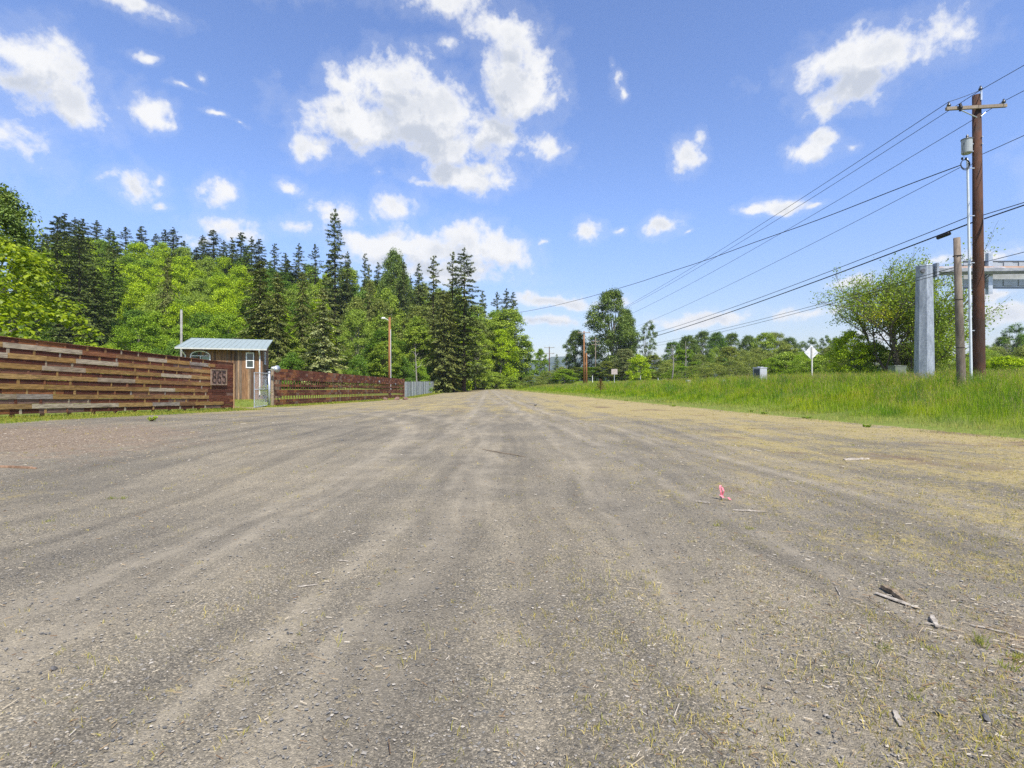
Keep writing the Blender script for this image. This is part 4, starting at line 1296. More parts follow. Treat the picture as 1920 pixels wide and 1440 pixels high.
# ------------------------------------------------------------------ cabin
def cabin():
    ang = R(19.5)
    ex = Vector((math.cos(ang), math.sin(ang), 0))     # along the front wall, towards the right
    ey = Vector((-math.sin(ang), math.cos(ang), 0))    # into the depth
    corner = P(492, 748, 41.4); corner.z = hz(-19.3, 41.4) + .0
    o = empty('wooden_cabin', (corner.x, corner.y, corner.z), 'small brown plank cabin with a pale metal roof behind the fences', 'house', rz=ang)
    Wd, Dp = 5.4, 4.6
    hf, hb = 3.90, 4.85                                 # wall height front and back
    wm = wood_mat('weathered cabin planks', [(0, (.12, .072, .045)), (.2, (.27, .15, .075)), (.4, (.17, .125, .09)), (.6, (.36, .235, .14)), (.8, (.23, .13, .07)), (1, (.42, .35, .28))], (1, 1, .07), streak=22, dirt=.5)
    mb = MB()
    x = -Wd
    while x < 0:
        w = rgf.uniform(.10, .17); e = min(0, x + w)
        mb.box(((x + e) / 2, -.012 - rgf.uniform(0, .012), hf / 2 - .05), (e - x - .006, .03, hf + .05)); x = e
    mb.build('front_wall', wm, o)
    mb = MB()
    for sx in (0, -Wd):
        y = 0
        while y < Dp:
            w = rgf.uniform(.10, .17); e = min(Dp, y + w); hh = hf + (hb - hf) * (y + e) / 2 / Dp
            mb.box((sx + (.012 if sx == 0 else -.012), (y + e) / 2, hh / 2 - .05), (.03, e - y - .006, hh + .05)); y = e
    mb.box((-Wd / 2, Dp, hb / 2), (Wd, .03, hb))
    mb.build('side_wall', wm, o)
    # monopitch roof with standing seams
    oh = .32; ohf = .52
    sl = (hb - hf) / Dp
    zf = hf + .05 - sl * ohf; zr = hb + .05 + sl * .25
    rx0, rx1 = -Wd - .38, .36
    met = simple('pale green grey metal roof', (.33, .38, .345), .45, .1, .06, 1.5, 0, .5)
    roof = MB()
    yf, yb = -ohf, Dp + .25
    roof.add([(rx0, yf, zf), (rx1, yf, zf), (rx1, yb, zr), (rx0, yb, zr), (rx0, yf, zf + .05), (rx1, yf, zf + .05), (rx1, yb, zr + .05), (rx0, yb, zr + .05)],
             [(0, 3, 2, 1), (4, 5, 6, 7), (0, 1, 5, 4), (1, 2, 6, 5), (2, 3, 7, 6), (3, 0, 4, 7)])
    k = 0
    nse = 16
    for k in range(nse + 1):
        xx = rx0 + .02 + (rx1 - rx0 - .04) * k / nse
        roof.add([(xx - .016, yf, zf + .048), (xx + .016, yf, zf + .048), (xx + .016, yb, zr + .048), (xx - .016, yb, zr + .048), (xx - .016, yf, zf + .078), (xx + .016, yf, zf + .078), (xx + .016, yb, zr + .078), (xx - .016, yb, zr + .078)],
                 [(0, 3, 2, 1), (4, 5, 6, 7), (0, 1, 5, 4), (1, 2, 6, 5), (2, 3, 7, 6), (3, 0, 4, 7)])
    rf = roof.build('roof', met, o)
    MB().box(((rx0 + rx1) / 2, yf - .045, zf - .02), (rx1 - rx0, .09, .09)).build('gutter', simple('gutter paint', (.55, .55, .50), .5), rf)
    # rafters and soffit under the eave
    mb = MB()
    for k in range(11):
        xx = rx0 + .2 + (rx1 - rx0 - .4) * k / 10
        mb.box((xx, -ohf / 2 - .02, zf + sl * ohf / 2 - .07), (.05, ohf - .1, .10))
    mb.build('rafters', wm, rf)
    vin = simple('white window frame', (.80, .80, .78), .4)
    gm, n, out = mat('window glass')
    principled(n, out, (.035, .05, .05), .06, 0, None, .7)

    def frame(name, x0, x1, z0, z1, bars, side=False, arch=0.0):
        f = MB()
        t = .075
        def bx(a0, a1, c0, c1):
            if side: f.box((.045, (a0 + a1) / 2, (c0 + c1) / 2), (.05, a1 - a0, c1 - c0))
            else: f.box(((a0 + a1) / 2, -.052, (c0 + c1) / 2), (a1 - a0, .05, c1 - c0))
        bx(x0, x0 + t, z0, z1 if not arch else z1 - arch); bx(x1 - t, x1, z0, z1 if not arch else z1 - arch)
        bx(x0 + t, x1 - t, z0, z0 + t)
        g = MB()
        if arch:
            cx, rx = (x0 + x1) / 2, (x1 - x0) / 2 - t / 2
            pts = [(cx - rx * math.cos(math.pi * i / 16), -.052, z1 - arch - .02 + (arch) * math.sin(math.pi * i / 16)) for i in range(17)]
            f.tube(pts, .045, 6)
            vs = [(p[0], -.032, p[2]) for p in pts] + [(x1 - t / 2, -.032, z0 + t / 2), (x0 + t / 2, -.032, z0 + t / 2)]
            vs = vs + [(v[0], -.028, v[2]) for v in vs]
            k = len(vs) // 2
            g.add(vs, [tuple(range(k)), tuple(range(k, 2 * k))[::-1]])
        else:
            bx(x0 + t, x1 - t, z1 - t, z1)
            if side: g.box((.034, (x0 + x1) / 2, (z0 + z1) / 2), (.008, x1 - x0 - t, z1 - z0 - t))
            else: g.box(((x0 + x1) / 2, -.034, (z0 + z1) / 2), (x1 - x0 - t, .008, z1 - z0 - t))
        for kind, v in bars:
            if kind == 'h': bx(x0 + t, x1 - t, v - .025, v + .025)
            else: bx(v - .025, v + .025, z0 + t, (z1 - t) if not arch else z1 - arch - .02)
        fo = f.build(name, vin, o)
        g.build('glass', gm, fo)
        return fo
    frame('window', -1.15, -.58, 2.42, 3.62, [('h', 3.0)]).update_tag()
    aw = frame('window', -4.9, -3.55, 2.3, 3.68, [('h', 3.3), ('v', -4.22)], arch=.36)
    aw['label'] = 'arched white window partly hidden by the fence'
    # curtains behind the arched window read as pale green panels on the glass side
    cm = simple('pale curtain', (.30, .36, .27), .8)
    MB().box((-3.88, -.041, 2.85), (.5, .004, .75)).build('curtain', cm, aw)
    frame('window', 1.2, 2.0, 2.75, 3.75, [('h', 3.2)], side=True)
    frame('window', 1.5, 2.3, .95, 1.6, [('v', 1.9)], side=True)
    for xx in (-5.2, -.18):
        f = MB()
        f.tube([(xx - (.22 if xx < -1 else 0), -ohf - .05, zf - .06), (xx - (.16 if xx < -1 else 0), -ohf + .05, zf - .22), (xx, -.09, zf - .5), (xx, -.09, .35)], .05, 8)
        f.build('downspout', M_WHITE, o)
    MB().box((-Wd / 2, Dp / 2, -.12), (Wd - .06, Dp - .06, .3)).build('foundation', simple('concrete', (.32, .31, .29), .9), o)
    # small annex to the right
    MB().box((.55, 3.6, 1.15), (.9, 1.6, 2.3)).build('annex_wall', wm, o)
    MB().box((.6, 3.6, 2.36), (1.2, 1.9, .07)).build('annex_roof', met, o)
cabin()


# shrub at the cabin and other small garden plants
def small_plant(px, py, D, h, r, lf, lab, name='shrub', cat='shrub', n_=420, ls=.09, seed=1):
    rng = np.random.default_rng(seed)
    X = (px - 960) / 1000 * D
    o = empty(name, (X, D, hz(X, D)), lab, cat)
    mb = MB(); tips = []
    for k in range(9):
        a = k * 2.4; e = (math.cos(a) * r * rng.uniform(.3, 1), math.sin(a) * r * rng.uniform(.3, 1), h * rng.uniform(.6, 1))
        mb.tube(limb_pts((0, 0, 0), e, rng, .1, 4), [.014, .01, .008, .004], 4, cap=False); tips.append(e)
    mb.build('stems', BARK['brown'], o)
    T = np.array(tips)[rng.integers(9, size=n_)] * rng.uniform(.45, 1.05, (n_, 1)) + rng.normal(size=(n_, 3)) * .09 * r
    T[:, 2] = np.abs(T[:, 2])
    V, Fq = quads_from(T, unit(rng.normal(size=(n_, 3)) + np.array([0, 0, .6])), rng.uniform(.6, 1.3, n_) * ls, .6, rng)
    link('leaves', arr_mesh('leaves', V, Fq), LEAF[lf], o)
    return o
small_plant(499, 755, 38, 1.3, .5, 'yellow', 'young rose bush behind the chain-link gate', 'rose_bush', 'shrub', 500, .1, 3)
small_plant(285, 788, 15.3, .12, .16, 'maple', 'small green weed on the gravel edge below the plank fence', 'weed', 'weed', 110, .05, 4)


# the little rusty conifer in the grass
def rusty_conifer():
    X, D = (1126 - 960) / 1000 * 55, 55
    rng = np.random.default_rng(2)
    o = empty('young_conifer', (X, D, hz(X, D)), 'small rusty brown dead conifer standing in the grass bank', 'young tree')
    mb = MB(); mb.tube([(0, 0, -.1), (0, 0, 1.6)], [.03, .008], 5)
    pos, al = [], []
    for i in range(34):
        t = i / 34; z = .45 + 1.0 * t; a = i * 2.4; L = .62 * (1 - t) + .09
        tip = np.array([math.cos(a) * L, math.sin(a) * L, z + .16])
        mb.tube([(0, 0, z), tuple(tip)], [.012, .004], 3, cap=False)
        for s in rng.random(14): pos.append(np.array([0, 0, z]) * (1 - s) + tip * s + rng.normal(size=3) * .02); al.append(tip - np.array([0, 0, z]) + rng.normal(size=3) * .25)
    mb.build('trunk', BARK['brown'], o)
    pos = np.array(pos); V, Fq = quads_from(pos, unit(rng.normal(size=pos.shape)), np.full(len(pos), .13), .28, rng, np.array(al))
    link('crown', arr_mesh('crown', V, Fq), LEAF['rust'], o)
rusty_conifer()


# ------------------------------------------------------------------ poles and lines
def pole_wood(name, c1, c2, c3):
    m, n, out = mat(name)
    tc = n.new('ShaderNodeTexCoord').outputs['Object']
    a = n.noise(n.v('MULTIPLY', tc, (1, 1, .05)), 30, 6, .7)
    b = n.noise(n.v('MULTIPLY', tc, (1, 1, .35)), 1.6, 5, .7)
    c = n.mix(n.ss(b, .38, .66), c1, c2)
    c = n.mix(n.m('MULTIPLY', n.ss(a, .45, .75), .7), c, c3)
    principled(n, out, c, .85, 0, n.bump(a, .5, .008), .25)
    return m


M_POLE = pole_wood('treated pole wood', (.050, .028, .020), (.125, .052, .027), (.085, .07, .06))
M_STUB = pole_wood('grey pole wood', (.15, .12, .095), (.31, .25, .19), (.055, .04, .03))
M_ORANGE = pole_wood('orange pole wood', (.24, .10, .035), (.34, .16, .06), (.20, .14, .09))
M_ARM = pole_wood('crossarm wood', (.25, .20, .15), (.32, .26, .20), (.14, .11, .085))
M_PORC = simple('dark porcelain', (.06, .065, .07), .25, 0, .1, 5, 0, .6)
M_CAN = simple('pale grey enamel', (.36, .385, .385), .4, 0, .05, 3, 0, .5)
M_PVC = simple('grey white conduit', (.62, .66, .70), .4, 0, .06, 3, 0, .4)

PD = 23.0
PX = (1833 - 960) / 1000 * PD      # main pole


def insulator(parent, p, r=.07, h=.16):
    x, y, z = p
    f = MB()
    f.tube([(x, y, z - .06), (x, y, z + .02)], .018, 6)
    f.tube([(x, y, z + .0), (x, y, z + .03), (x, y, z + .035), (x, y, z + .08), (x, y, z + .085), (x, y, z + h)], [r * 1.1, r * 1.15, r * .7, r * .95, r * .55, r * .45], 12)
    return f.build('insulator', M_PORC, parent, smooth=True)


def main_pole():
    gz = hz(PX, PD)
    top = EYE + .541 * PD
    o = empty('utility_pole', (PX, PD, gz), 'tall brown utility pole with crossarm and transformer at the right', 'utility pole')
    H = top - gz
    lx = -.07
    MB().tube([(.06, 0, -.6), (.06, 0, 0), (0.02, 0, H * .5), (lx * .6, 0, H)], [.235, .23, .19, .155], 20).build('pole_shaft', M_POLE, o, smooth=True)
    zl = lambda py: EYE + (HZ - py) / 1000 * PD - gz
    xl = lambda px: (px - 960) / 1000 * PD - PX
    # crossarm, its left end slightly lower
    za, zb = zl(209), zl(203)
    xa, xb = xl(1766), xl(1878)
    M = Matrix.Translation(((xa + xb) / 2, -.22, (za + zb) / 2)) @ Matrix.Rotation(-math.atan2(zb - za, xb - xa), 4, 'Y')
    MB().box((0, 0, 0), (xb - xa, .10, .13), M).build('crossarm', M_ARM, o)
    MB().tube([(xl(1790), -.28, za - .07), (xl(1822), -.26, zl(226))], .022, 6).build('brace', M_GALV, o)
    MB().tube([(xl(1856), .2, zb - .07), (xl(1836), .17, zl(222))], .012, 6).build('brace', M_GALV, o)
    for (x, y, z) in ((xl(1771), -.22, za + .12), (xl(1873), -.22, zb + .12), (xl(1833.5), -.13, H + .18)):
        insulator(o, (x, y, z))
    MB().box((xl(1833.5), -.17, H - .08), (.07, .03, .42)).build('top_bracket', M_GALV, o)
    # cut-out fuse on the left of the arm
    MB().tube([(xl(1788), -.33, za + .16), (xl(1789), -.36, za - .02), (xl(1788), -.33, za - .16)], [.05, .06, .045], 8).build('fuse_cutout', M_BLACK, o)
    # transformer can
    tx, ty = xl(1813.5), .02
    t0, t1 = zl(288), zl(262)
    can = MB().tube([(tx, ty, t0), (tx, ty, t0 + .04), (tx, ty, t1)], [.17, .195, .195], 20).build('transformer', M_CAN, o, smooth=False)
    MB().tube([(tx, ty, t1), (tx, ty, t1 + .035), (tx, ty, t1 + .06)], [.215, .215, .10], 20).build('lid', simple('dark can lid', (.13, .14, .14), .5), can)
    MB().tube([(tx - .02, ty - .05, t1 + .03), (tx - .02, ty - .05, t1 + .09), (tx - .02, ty - .05, t1 + .13), (tx - .02, ty - .05, t1 + .21)], [.06, .04, .06, .02], 10).build('bushing', M_PORC, can)
    for dz in (.1, .42):
        MB().box((tx + .22, ty, t0 + dz), (.14, .08, .05)).build('hanger', M_GALV, can)
    # drip loops
    f = MB()
    f.tube([(tx - .19, ty - .08, t0 + .45), (tx - .27, ty - .1, t0 + .2), (tx - .2, ty - .1, t0 - .2)], .008, 5)
    for k in range(3):
        cx, cz, r0 = xl(1805) - .01 * k, zl(310) - .02 * k, .17 + .02 * k
        f.tube([(cx + r0 * math.cos(a * .4), -.12 - .02 * k, cz + r0 * 1.1 * math.sin(a * .4)) for a in range(0, 17)], .011, 5)
    f.tube([(xl(1818), -.1, zl(292)), (xl(1822), -.15, zl(300)), (xl(1817), -.1, zl(312))], .01, 5)
    f.build('cable_loops', M_BLACK, o)
    for px_ in (1799, 1806):
        MB().box((xl(px_), -.14, zl(300)), (.07, .06, .09), rz=.6).build('connector', M_BLACK, o)
    # steel conduit standing off the pole
    f = MB().tube([(xl(1820), -.06, -.5), (xl(1819), -.06, 0), (xl(1812), -.06, zl(305)), (xl(1811), -.06, zl(298))], [.055, .055, .045, .03], 12).build('conduit', M_PVC, o, smooth=True)
    for py in (316, 405, 493, 620):
        x0 = xl(1812 + (py - 305) * .0205)
        MB().box(((x0 + .0) / 2 - .03, -.04, zl(py)), (abs(x0) + .05, .03, .035)).build('conduit_bracket', M_GALV, f)
    MB().box((xl(1833.5), -.185, zl(221)), (.06, .012, .06)).build('pole_tag', M_WHITE, o)
    for py in (260, 273):
        MB().tube([(xl(1834.5), -.16, zl(py)), (xl(1834.5), -.215, zl(py))], .03, 6).build('bolt', M_GALV, o)
    return gz
main_pole()


def stub_pole():
    D = 21.5
    X = (1803 - 960) / 1000 * D
    gz = hz(X, D)
    top = EYE + (HZ - 446) / 1000 * D - gz
    o = empty('stub_pole', (X, D, gz), 'short weathered grey pole leaning between the steel post and the tall brown pole', 'pole')
    MB().tube([(.02, 0, -.5), (0, 0, 0), (-.1, 0, top * .5), ((1794 - 1803) / 1000 * D, 0, top)], [.165, .155, .135, .115], 14).build('pole_shaft', M_STUB, o, smooth=True)
    for py in (480, 562, 652):  # dark rings painting the shadows that the wires cast on the shaft
        z = EYE + (HZ - py) / 1000 * D - gz; x = -.2 * z / top
        MB().tube([(x, 0, z - .012), (x, 0, z + .012)], .145 + .008 * (py > 600), 14).build('wire_shadow_band', M_RUSTBAR, o)
stub_pole()


def cantilever():
    D = 30.0
    X = (1733 - 960) / 1000 * D
    gz = hz(X, D)
    o = empty('sign_gantry', (X, D, gz), 'thick galvanised octagonal post with a long arm carrying highway sign panels', 'sign gantry')
    zl = lambda py: EYE + (HZ - py) / 1000 * D - gz
    m, n, out = mat('spangled galvanised steel')
    tc = n.new('ShaderNodeTexCoord').outputs['Object']
    a = n.noise(n.v('MULTIPLY', tc, (1, 1, .3)), 3.5, 7, .7); b = n.voro(tc, 16, out='Color')
    c = n.mix(n.ss(a, .35, .68), (.19, .22, .26), (.43, .46, .50))
    c = n.mix(.18, c, n.mix(n.sep(b)[0], (.3, .32, .35), (.75, .77, .8)))
    principled(n, out, c, n.lin(a, .3, .7, .6, .4), .35, n.bump(a, .15, .02), .5)
    zt = zl(500)
    MB().tube([(.02, 0, -.5), (.0, 0, 0), (0, 0, zt)], [.50, .50, .40], 8, phase=R(22.5)).build('post', m, o)
    MB().tube([(0, 0, zt), (0, 0, zt + .05)], [.42, .40], 8, phase=R(22.5)).build('post_cap', m, o)
    MB().tube([(-.3, -.24, zl(510)), (-.32, -.34, zl(510))], .11, 8).build('hand_hole', simple('dark steel', (.12, .12, .13), .5, .5), o)
    xa = .42; za = zl(508)
    MB().box((xa + .07, -.02, za), (.05, .62, .78)).build('flange', m, o)
    MB().box((xa + .13, -.02, za), (.05, .62, .78)).build('flange', m, o)
    for s in (-1, 1):
        for k in range(6):
            MB().tube([(xa - .0, -.02 + s * .27, za - .32 + .128 * k), (xa + .2, -.02 + s * .27, za - .32 + .128 * k)], .022, 6).build('bolt', simple('bolt steel', (.2, .2, .22), .4, .7) if s + k == -1 else bpy.data.materials['bolt steel'], o)
    # arm and everything it carries run to the right, slightly towards the viewer
    arm_m, n, out = mat('rust streaked steel arm')
    tc = n.new('ShaderNodeTexCoord').outputs['Object']
    zz = n.sep(tc)[2]
    a = n.noise(n.v('MULTIPLY', tc, (.5, 1, 1)), 4, 6, .7)
    c = n.mix(n.ss(a, .35, .65), (.24, .25, .27), (.38, .39, .40))
    rust = n.m('MULTIPLY', n.ss(zz, za + .10, za + .17), n.ss(n.noise(n.v('MULTIPLY', tc, (.35, 1, 1)), 2.2, 5, .6), .38, .5))
    c = n.mix(n.m('MULTIPLY', rust, .8), c, (.33, .17, .07))
    principled(n, out, c, .55, .25, None, .4)
    L = 10.5
    MB().tube([(xa + .14, -.02, za), (xa + L, -.02, za + .10)], [.255, .18], 8, phase=R(22.5)).build('arm', arm_m, o)
    # sign panels beyond the arm, seen from the back
    alu = simple('bare aluminium', (.42, .44, .46), .5, .3, .12, 2.2)
    grn = simple('green sign face', (.01, .16, .07), .4)
    sx0 = (1821 - 1733) / 1000 * D; sx1 = sx0 + 6.4
    sz0, sz1 = zl(538), zl(485)
    sp = MB().box(((sx0 + sx1) / 2, .52, (sz0 + sz1) / 2), (sx1 - sx0, .02, sz1 - sz0)).build('sign_panel', alu, o)
    MB().box(((sx0 + sx1) / 2, .545, (sz0 + sz1) / 2), (sx1 - sx0, .008, sz1 - sz0)).build('sign_face', grn, sp)
    f = MB()
    for z in (sz0 + .03, sz1 - .03): f.box(((sx0 + sx1) / 2, .49, z), (sx1 - sx0, .05, .05))
    f.build('edge_rail', simple('dark aluminium', (.13, .14, .16), .5, .3), sp)
    f = MB()
    xx = sx0 + .55
    while xx < sx1:
        for (c0, c1) in ((sz0 + .16, sz0 + .52), (sz1 - .42, sz1 - .1)):
            f.box((xx + .25, .485, (c0 + c1) / 2), (.5, .05, c1 - c0))
        xx += .86
    f.build('stiffener', alu, sp)
    for px_ in (1865, 1990):
        x = (px_ - 1733) / 1000 * D
        s = MB()
        s.box((x - .12, .35, (sz0 + sz1) / 2 + .02), (.025, .22, sz1 - sz0 + .75)); s.box((x, .25, (sz0 + sz1) / 2 + .02), (.22, .025, sz1 - sz0 + .75)); s.box((x, .45, (sz0 + sz1) / 2 + .02), (.22, .025, sz1 - sz0 + .75))
        s.build('sign_bracket', M_GALV, o)
    f = MB()
    for k in (0, 1):
        x = (1848 + 6 * k - 1733) / 1000 * D
        f.tube([(x - .5, .1, za - .5 - .1 * k), (x - .1, .1, za - .42), (x + .15, .1, za - .2), (x + .2, .1, za - .1)], .02, 5)
    f.build('cable', M_BLACK, o)
cantilever()


def far_pole(px, ytop, ybase, D, r, arms, lab, m=M_POLE, mirror=False):
    X = (px - 960) / 1000 * D
    gz = hz(X, D)
    H = EYE + (HZ - ytop) / 1000 * D - gz
    o = empty('utility_pole', (X, D, gz), lab, 'utility pole')
    MB().tube([(0, 0, -.4), (0, 0, H * .5), (0, 0, H)], [r, r * .85, r * .65], 10).build('pole_shaft', m, o, smooth=True)
    for (py, w) in arms:
        z = EYE + (HZ - py) / 1000 * D - gz
        MB().box((0, -r, z), (w, .11, .13)).build('crossarm', M_ARM, o)
        for s in (-.45, .45): insulator(o, (w * s, -r, z + .12), .07)
    return o, H
far_pole(1095, 621, 723, 95, .17, [(624, 2.2)], 'orange brown utility pole with one crossarm in front of the dark cottonwoods', M_ORANGE)
far_pole(1099.5, 662, 724, 93, .19, [], 'cut-off pole stump leaning on the orange brown utility pole', M_ORANGE)
far_pole(1030, 650, 712, 160, .19, [(652, 3.0), (663, 3.0)], 'distant utility pole with two crossarms at the end of the woods', M_POLE)
far_pole(1062, 663, 714, 168, .14, [], 'thin bare pole between the two farthest utility poles', M_STUB)
far_pole(1116.5, 632, 712, 140, .16, [(640, 2.2), (646, 2.2)], 'thin grey utility pole half hidden by the tallest cottonwood', M_STUB)


def wire(p0, p1, sag, r, lab, cat='cable', name='power_line', m=M_BLACK, n_=36, wig=0.0):
    p0, p1 = Vector(p0), Vector(p1)
    pts = []
    for i in range(n_ + 1):
        t = (i / n_) ** 1.7        # finer near the first end
        p = p0 + (p1 - p0) * t
        p.z -= sag * 4 * t * (1 - t)
        if wig: p.z += wig * math.sin(t * 60) * (1 - t) ** 2
        pts.append(p - p0)
    o = MB().tube(pts, r, 5).build(name, m, None, smooth=True)
    o.location = p0
    return tag(o, lab, cat, None)


P1 = lambda px, py: P(px, py, PD)
G = 'overhead lines'
near = 30.0
farx, farD = (1095 - 960) / 1000 * 95, 95
wl = [
    ((1771, 198), P(1083, 620, 95), .75, .011, 'upper left high line from the left end of the crossarm into the distance'),
    ((1788, 213), P(1095, 617, 95), .8, .011, 'middle high line running from the pole top into the distance'),
    ((1873, 198), P(1107, 622, 95), .85, .011, 'right high line passing behind the tall pole into the distance'),
]
wire(P1(1771, 196) + Vector((0, -.22, 0)), P(1083, 620, 95), .75, .013, 'upper left high line from the left end of the crossarm into the distance')
wire(P1(1833.5, 172) + Vector((0, -.13, 0)), P(1095, 614, 95), .85, .013, 'middle high line running from the pole top into the distance')
wire(P1(1873, 195) + Vector((0, -.22, 0)), P(1107, 620, 95), .9, .013, 'right high line passing behind the tall pole into the distance')
# the same three on towards the next pole behind the viewer
off = Vector((1.2, -45, .3))
wire(P1(1833.5, 172) + Vector((0, -.13, 0)), P1(1833.5, 172) + off, .5, .013, 'topmost line leaving the pole top towards the upper right corner')
wire(P1(1873, 195) + Vector((0, -.22, 0)), P1(1873, 195) + off, .5, .013, 'line leaving the right end of the crossarm to the right edge')
wire(P1(1771, 196) + Vector((0, -.22, 0)), P1(1833.5, 172) + Vector((0, -.13, 0)), .02, .012, 'short jumper from the left crossarm end up to the pole top', name='jumper_wire')
wire(P1(1840, 290), P1(1840, 290) + off, .35, .014, 'single line leaving the pole beside the transformer to the right edge')
wire(P1(1838, 405), P1(1838, 405) + off, .5, .018, 'upper communication cable from the pole to the right edge', name='communication_cable')
wire(P1(1838, 413) + Vector((0, -.2, 0)), P1(1838, 416) + Vector((1.2, -45, .8)), .15, .028, 'thick lower communication cable from the pole to the right edge', name='communication_cable')
# service drops from the conduit head
wire(P1(1800, 310), P(880, 590, 110), 2.1, .022, 'slack service cable crossing the sky towards the woods', name='service_cable', wig=.03)
wire(P1(1800, 314), P(1110, 640, 105), .9, .012, 'thin line below the slack service cable', name='service_cable')
wire(P1(1822, 404), P(1100, 652, 97), 1.0, .018, 'upper long communication cable descending into the distance', name='communication_cable')
wire(P1(1826, 416), P(1103, 660, 96), .8, .032, 'thick black communication cable with a splice case descending into the distance', name='communication_cable')
sp = P(1794, 500, 21.5)
wire(sp, P(1120, 655, 110), .9, .013, 'upper thin line from the short grey pole across the big fresh tree', name='service_cable')
wire(sp + Vector((0, 0, -.12)), P(1120, 660, 110), .9, .013, 'lower thin line from the short grey pole across the big fresh tree', name='service_cable')
wire(P1(1840, 493), P1(1840, 493) + Vector((1.2, -45, .5)), .1, .014, 'low line leaving the tall pole in front of the sign panels', name='service_cable')
wire(sp + Vector((.1, 0, .08)), P1(1824, 494), .05, .014, 'short guy wire linking the grey pole to the tall brown pole', name='guy_wire')


def splice_case():
    ob = [q for q in bpy.data.objects if q.get('label', '').startswith('thick black communication')][0]
    V = [ob.matrix_basis @ v.co for v in ob.data.vertices]
    R5 = [sum((V[5 * i + k] for k in range(5)), Vector()) / 5 for i in range(37)]
    def at(px):
        for i in range(36):
            u0, u1 = 960 + R5[i].x / R5[i].y * 1000, 960 + R5[i + 1].x / R5[i + 1].y * 1000
            if u1 <= px <= u0: return R5[i].lerp(R5[i + 1], (u0 - px) / (u0 - u1))
    a, b = at(1782) - Vector((0, 0, .1)), at(1757) - Vector((0, 0, .1))
    o = empty('splice_case', tuple((a + b) / 2), 'black splice case hanging on the thick communication cable', 'cable box')
    c = (a + b) / 2
    MB().tube([b - c, (b - c) * .9, (a - c) * .9, a - c], [.03, .085, .085, .03], 10).build('case_body', M_BLACK, o, smooth=False)
    MB().tube([(a - c) + Vector((.02, 0, .13)), (b - c) + Vector((-.05, 0, .07))], .018, 6).build('hanger_bar', M_BLACK, o)
splice_case()


def lamp_pole():
    D = 66.0
    X = (730.5 - 960) / 1000 * D
    gz = hz(X, D)
    H = EYE + (HZ - 595) / 1000 * D - gz
    o = empty('lamp_pole', (X, D, gz), 'orange brown wooden lamp pole with a curved lamp arm behind the openwork fence', 'street lamp')
    MB().tube([(0, 0, -.4), (0, 0, H)], [.19, .13], 12).build('pole_shaft', M_ORANGE, o, smooth=True)
    MB().tube([(.17, -.06, 0), (.14, -.05, H * .85)], .04, 6).build('conduit', M_PVC, o)
    z = H - .15
    MB().tube([(0, 0, z - .35), (-.3, -.1, z - .1), (-.55, -.15, z)], .035, 7).build('lamp_arm', M_WHITE, o, smooth=True)
    MB().tube([(-.5, -.15, z), (-.62, -.17, z + .03), (-.85, -.2, z + .02), (-.98, -.22, z - .02)], [.06, .13, .12, .04], 10).build('lamp_head', M_WHITE, o, smooth=True)
lamp_pole()


def flagpole():
    D = 52.0
    X = (340 - 960) / 1000 * D
    gz = hz(X, D); H = EYE + (HZ - 581) / 1000 * D - gz
    o = empty('pole', (X, D, gz), 'plain pale pole rising at the left corner of the cabin roof', 'pole')
    MB().tube([(0, 0, -.3), (0, 0, H)], [.115, .10], 12).build('pole_shaft', simple('pale pole', (.27, .26, .235), .8), o, smooth=True)
    MB().tube([(0, 0, H), (0, 0, H + .03)], [.115, .06], 12).build('pole_cap', M_GALV, o)
flagpole()


# ------------------------------------------------------------------ signs and boxes on the bank
def diamond_sign():
    D = 42.0
    X = (1522 - 960) / 1000 * D
    gz = hz(X, D)
    o = empty('diamond_sign', (X, D, gz), 'diamond shaped road sign seen from its white back on a thin post', 'road sign')
    zc = EYE + (HZ - 661) / 1000 * D - gz
    MB().box((.02, 0, zc / 2 + .22), (.09, .07, zc + .45)).build('sign_post', simple('pale sign post', (.55, .53, .48), .7), o)
    s = .80
    q = Matrix.Translation((0, .055, zc)) @ Matrix.Rotation(R(45), 4, 'Y')
    MB().box((0, 0, 0), (s, .012, s), q).build('sign_plate', simple('dull aluminium back', (.70, .70, .72), .5, .1), o, bevel=.004)
    q2 = Matrix.Translation((0, .066, zc)) @ Matrix.Rotation(R(45), 4, 'Y')
    MB().box((0, 0, 0), (s - .02, .004, s - .02), q2).build('sign_face', simple('amber sign face', (.75, .42, .02), .4), o)
    M2 = Matrix.Translation((.2, .043, zc - .16)) @ Matrix.Rotation(R(-48), 4, 'Y')
    MB().box((0, 0, 0), (.62, .01, .03), M2).build('backing_bar', M_GALV, o)
diamond_sign()


def plate_sign():
    D = 98.0
    X = (1152 - 960) / 1000 * D
    z0 = hz(X, D)
    o = empty('square_sign', (X, D, z0), 'small pinkish brown square sign beside the distant road', 'road sign')
    zt = EYE + (HZ - 692) / 1000 * D - z0; zb = EYE + (HZ - 702) / 1000 * D - z0
    MB().box((0, .04, zt / 2), (.10, .08, zt)).build('sign_post', M_GALV, o)
    MB().box((0, -.02, (zt + zb) / 2), (1.12, .03, zt - zb)).build('sign_plate', simple('brownish plate', (.42, .35, .32), .6), o)
    f = MB()
    for k in range(3): f.box((-.34 + .34 * k, -.042, (zt + zb) / 2), (.05, .012, (zt - zb) * .95))
    f.build('plate_ribs', simple('pale rib', (.55, .48, .45), .6), o)
plate_sign()


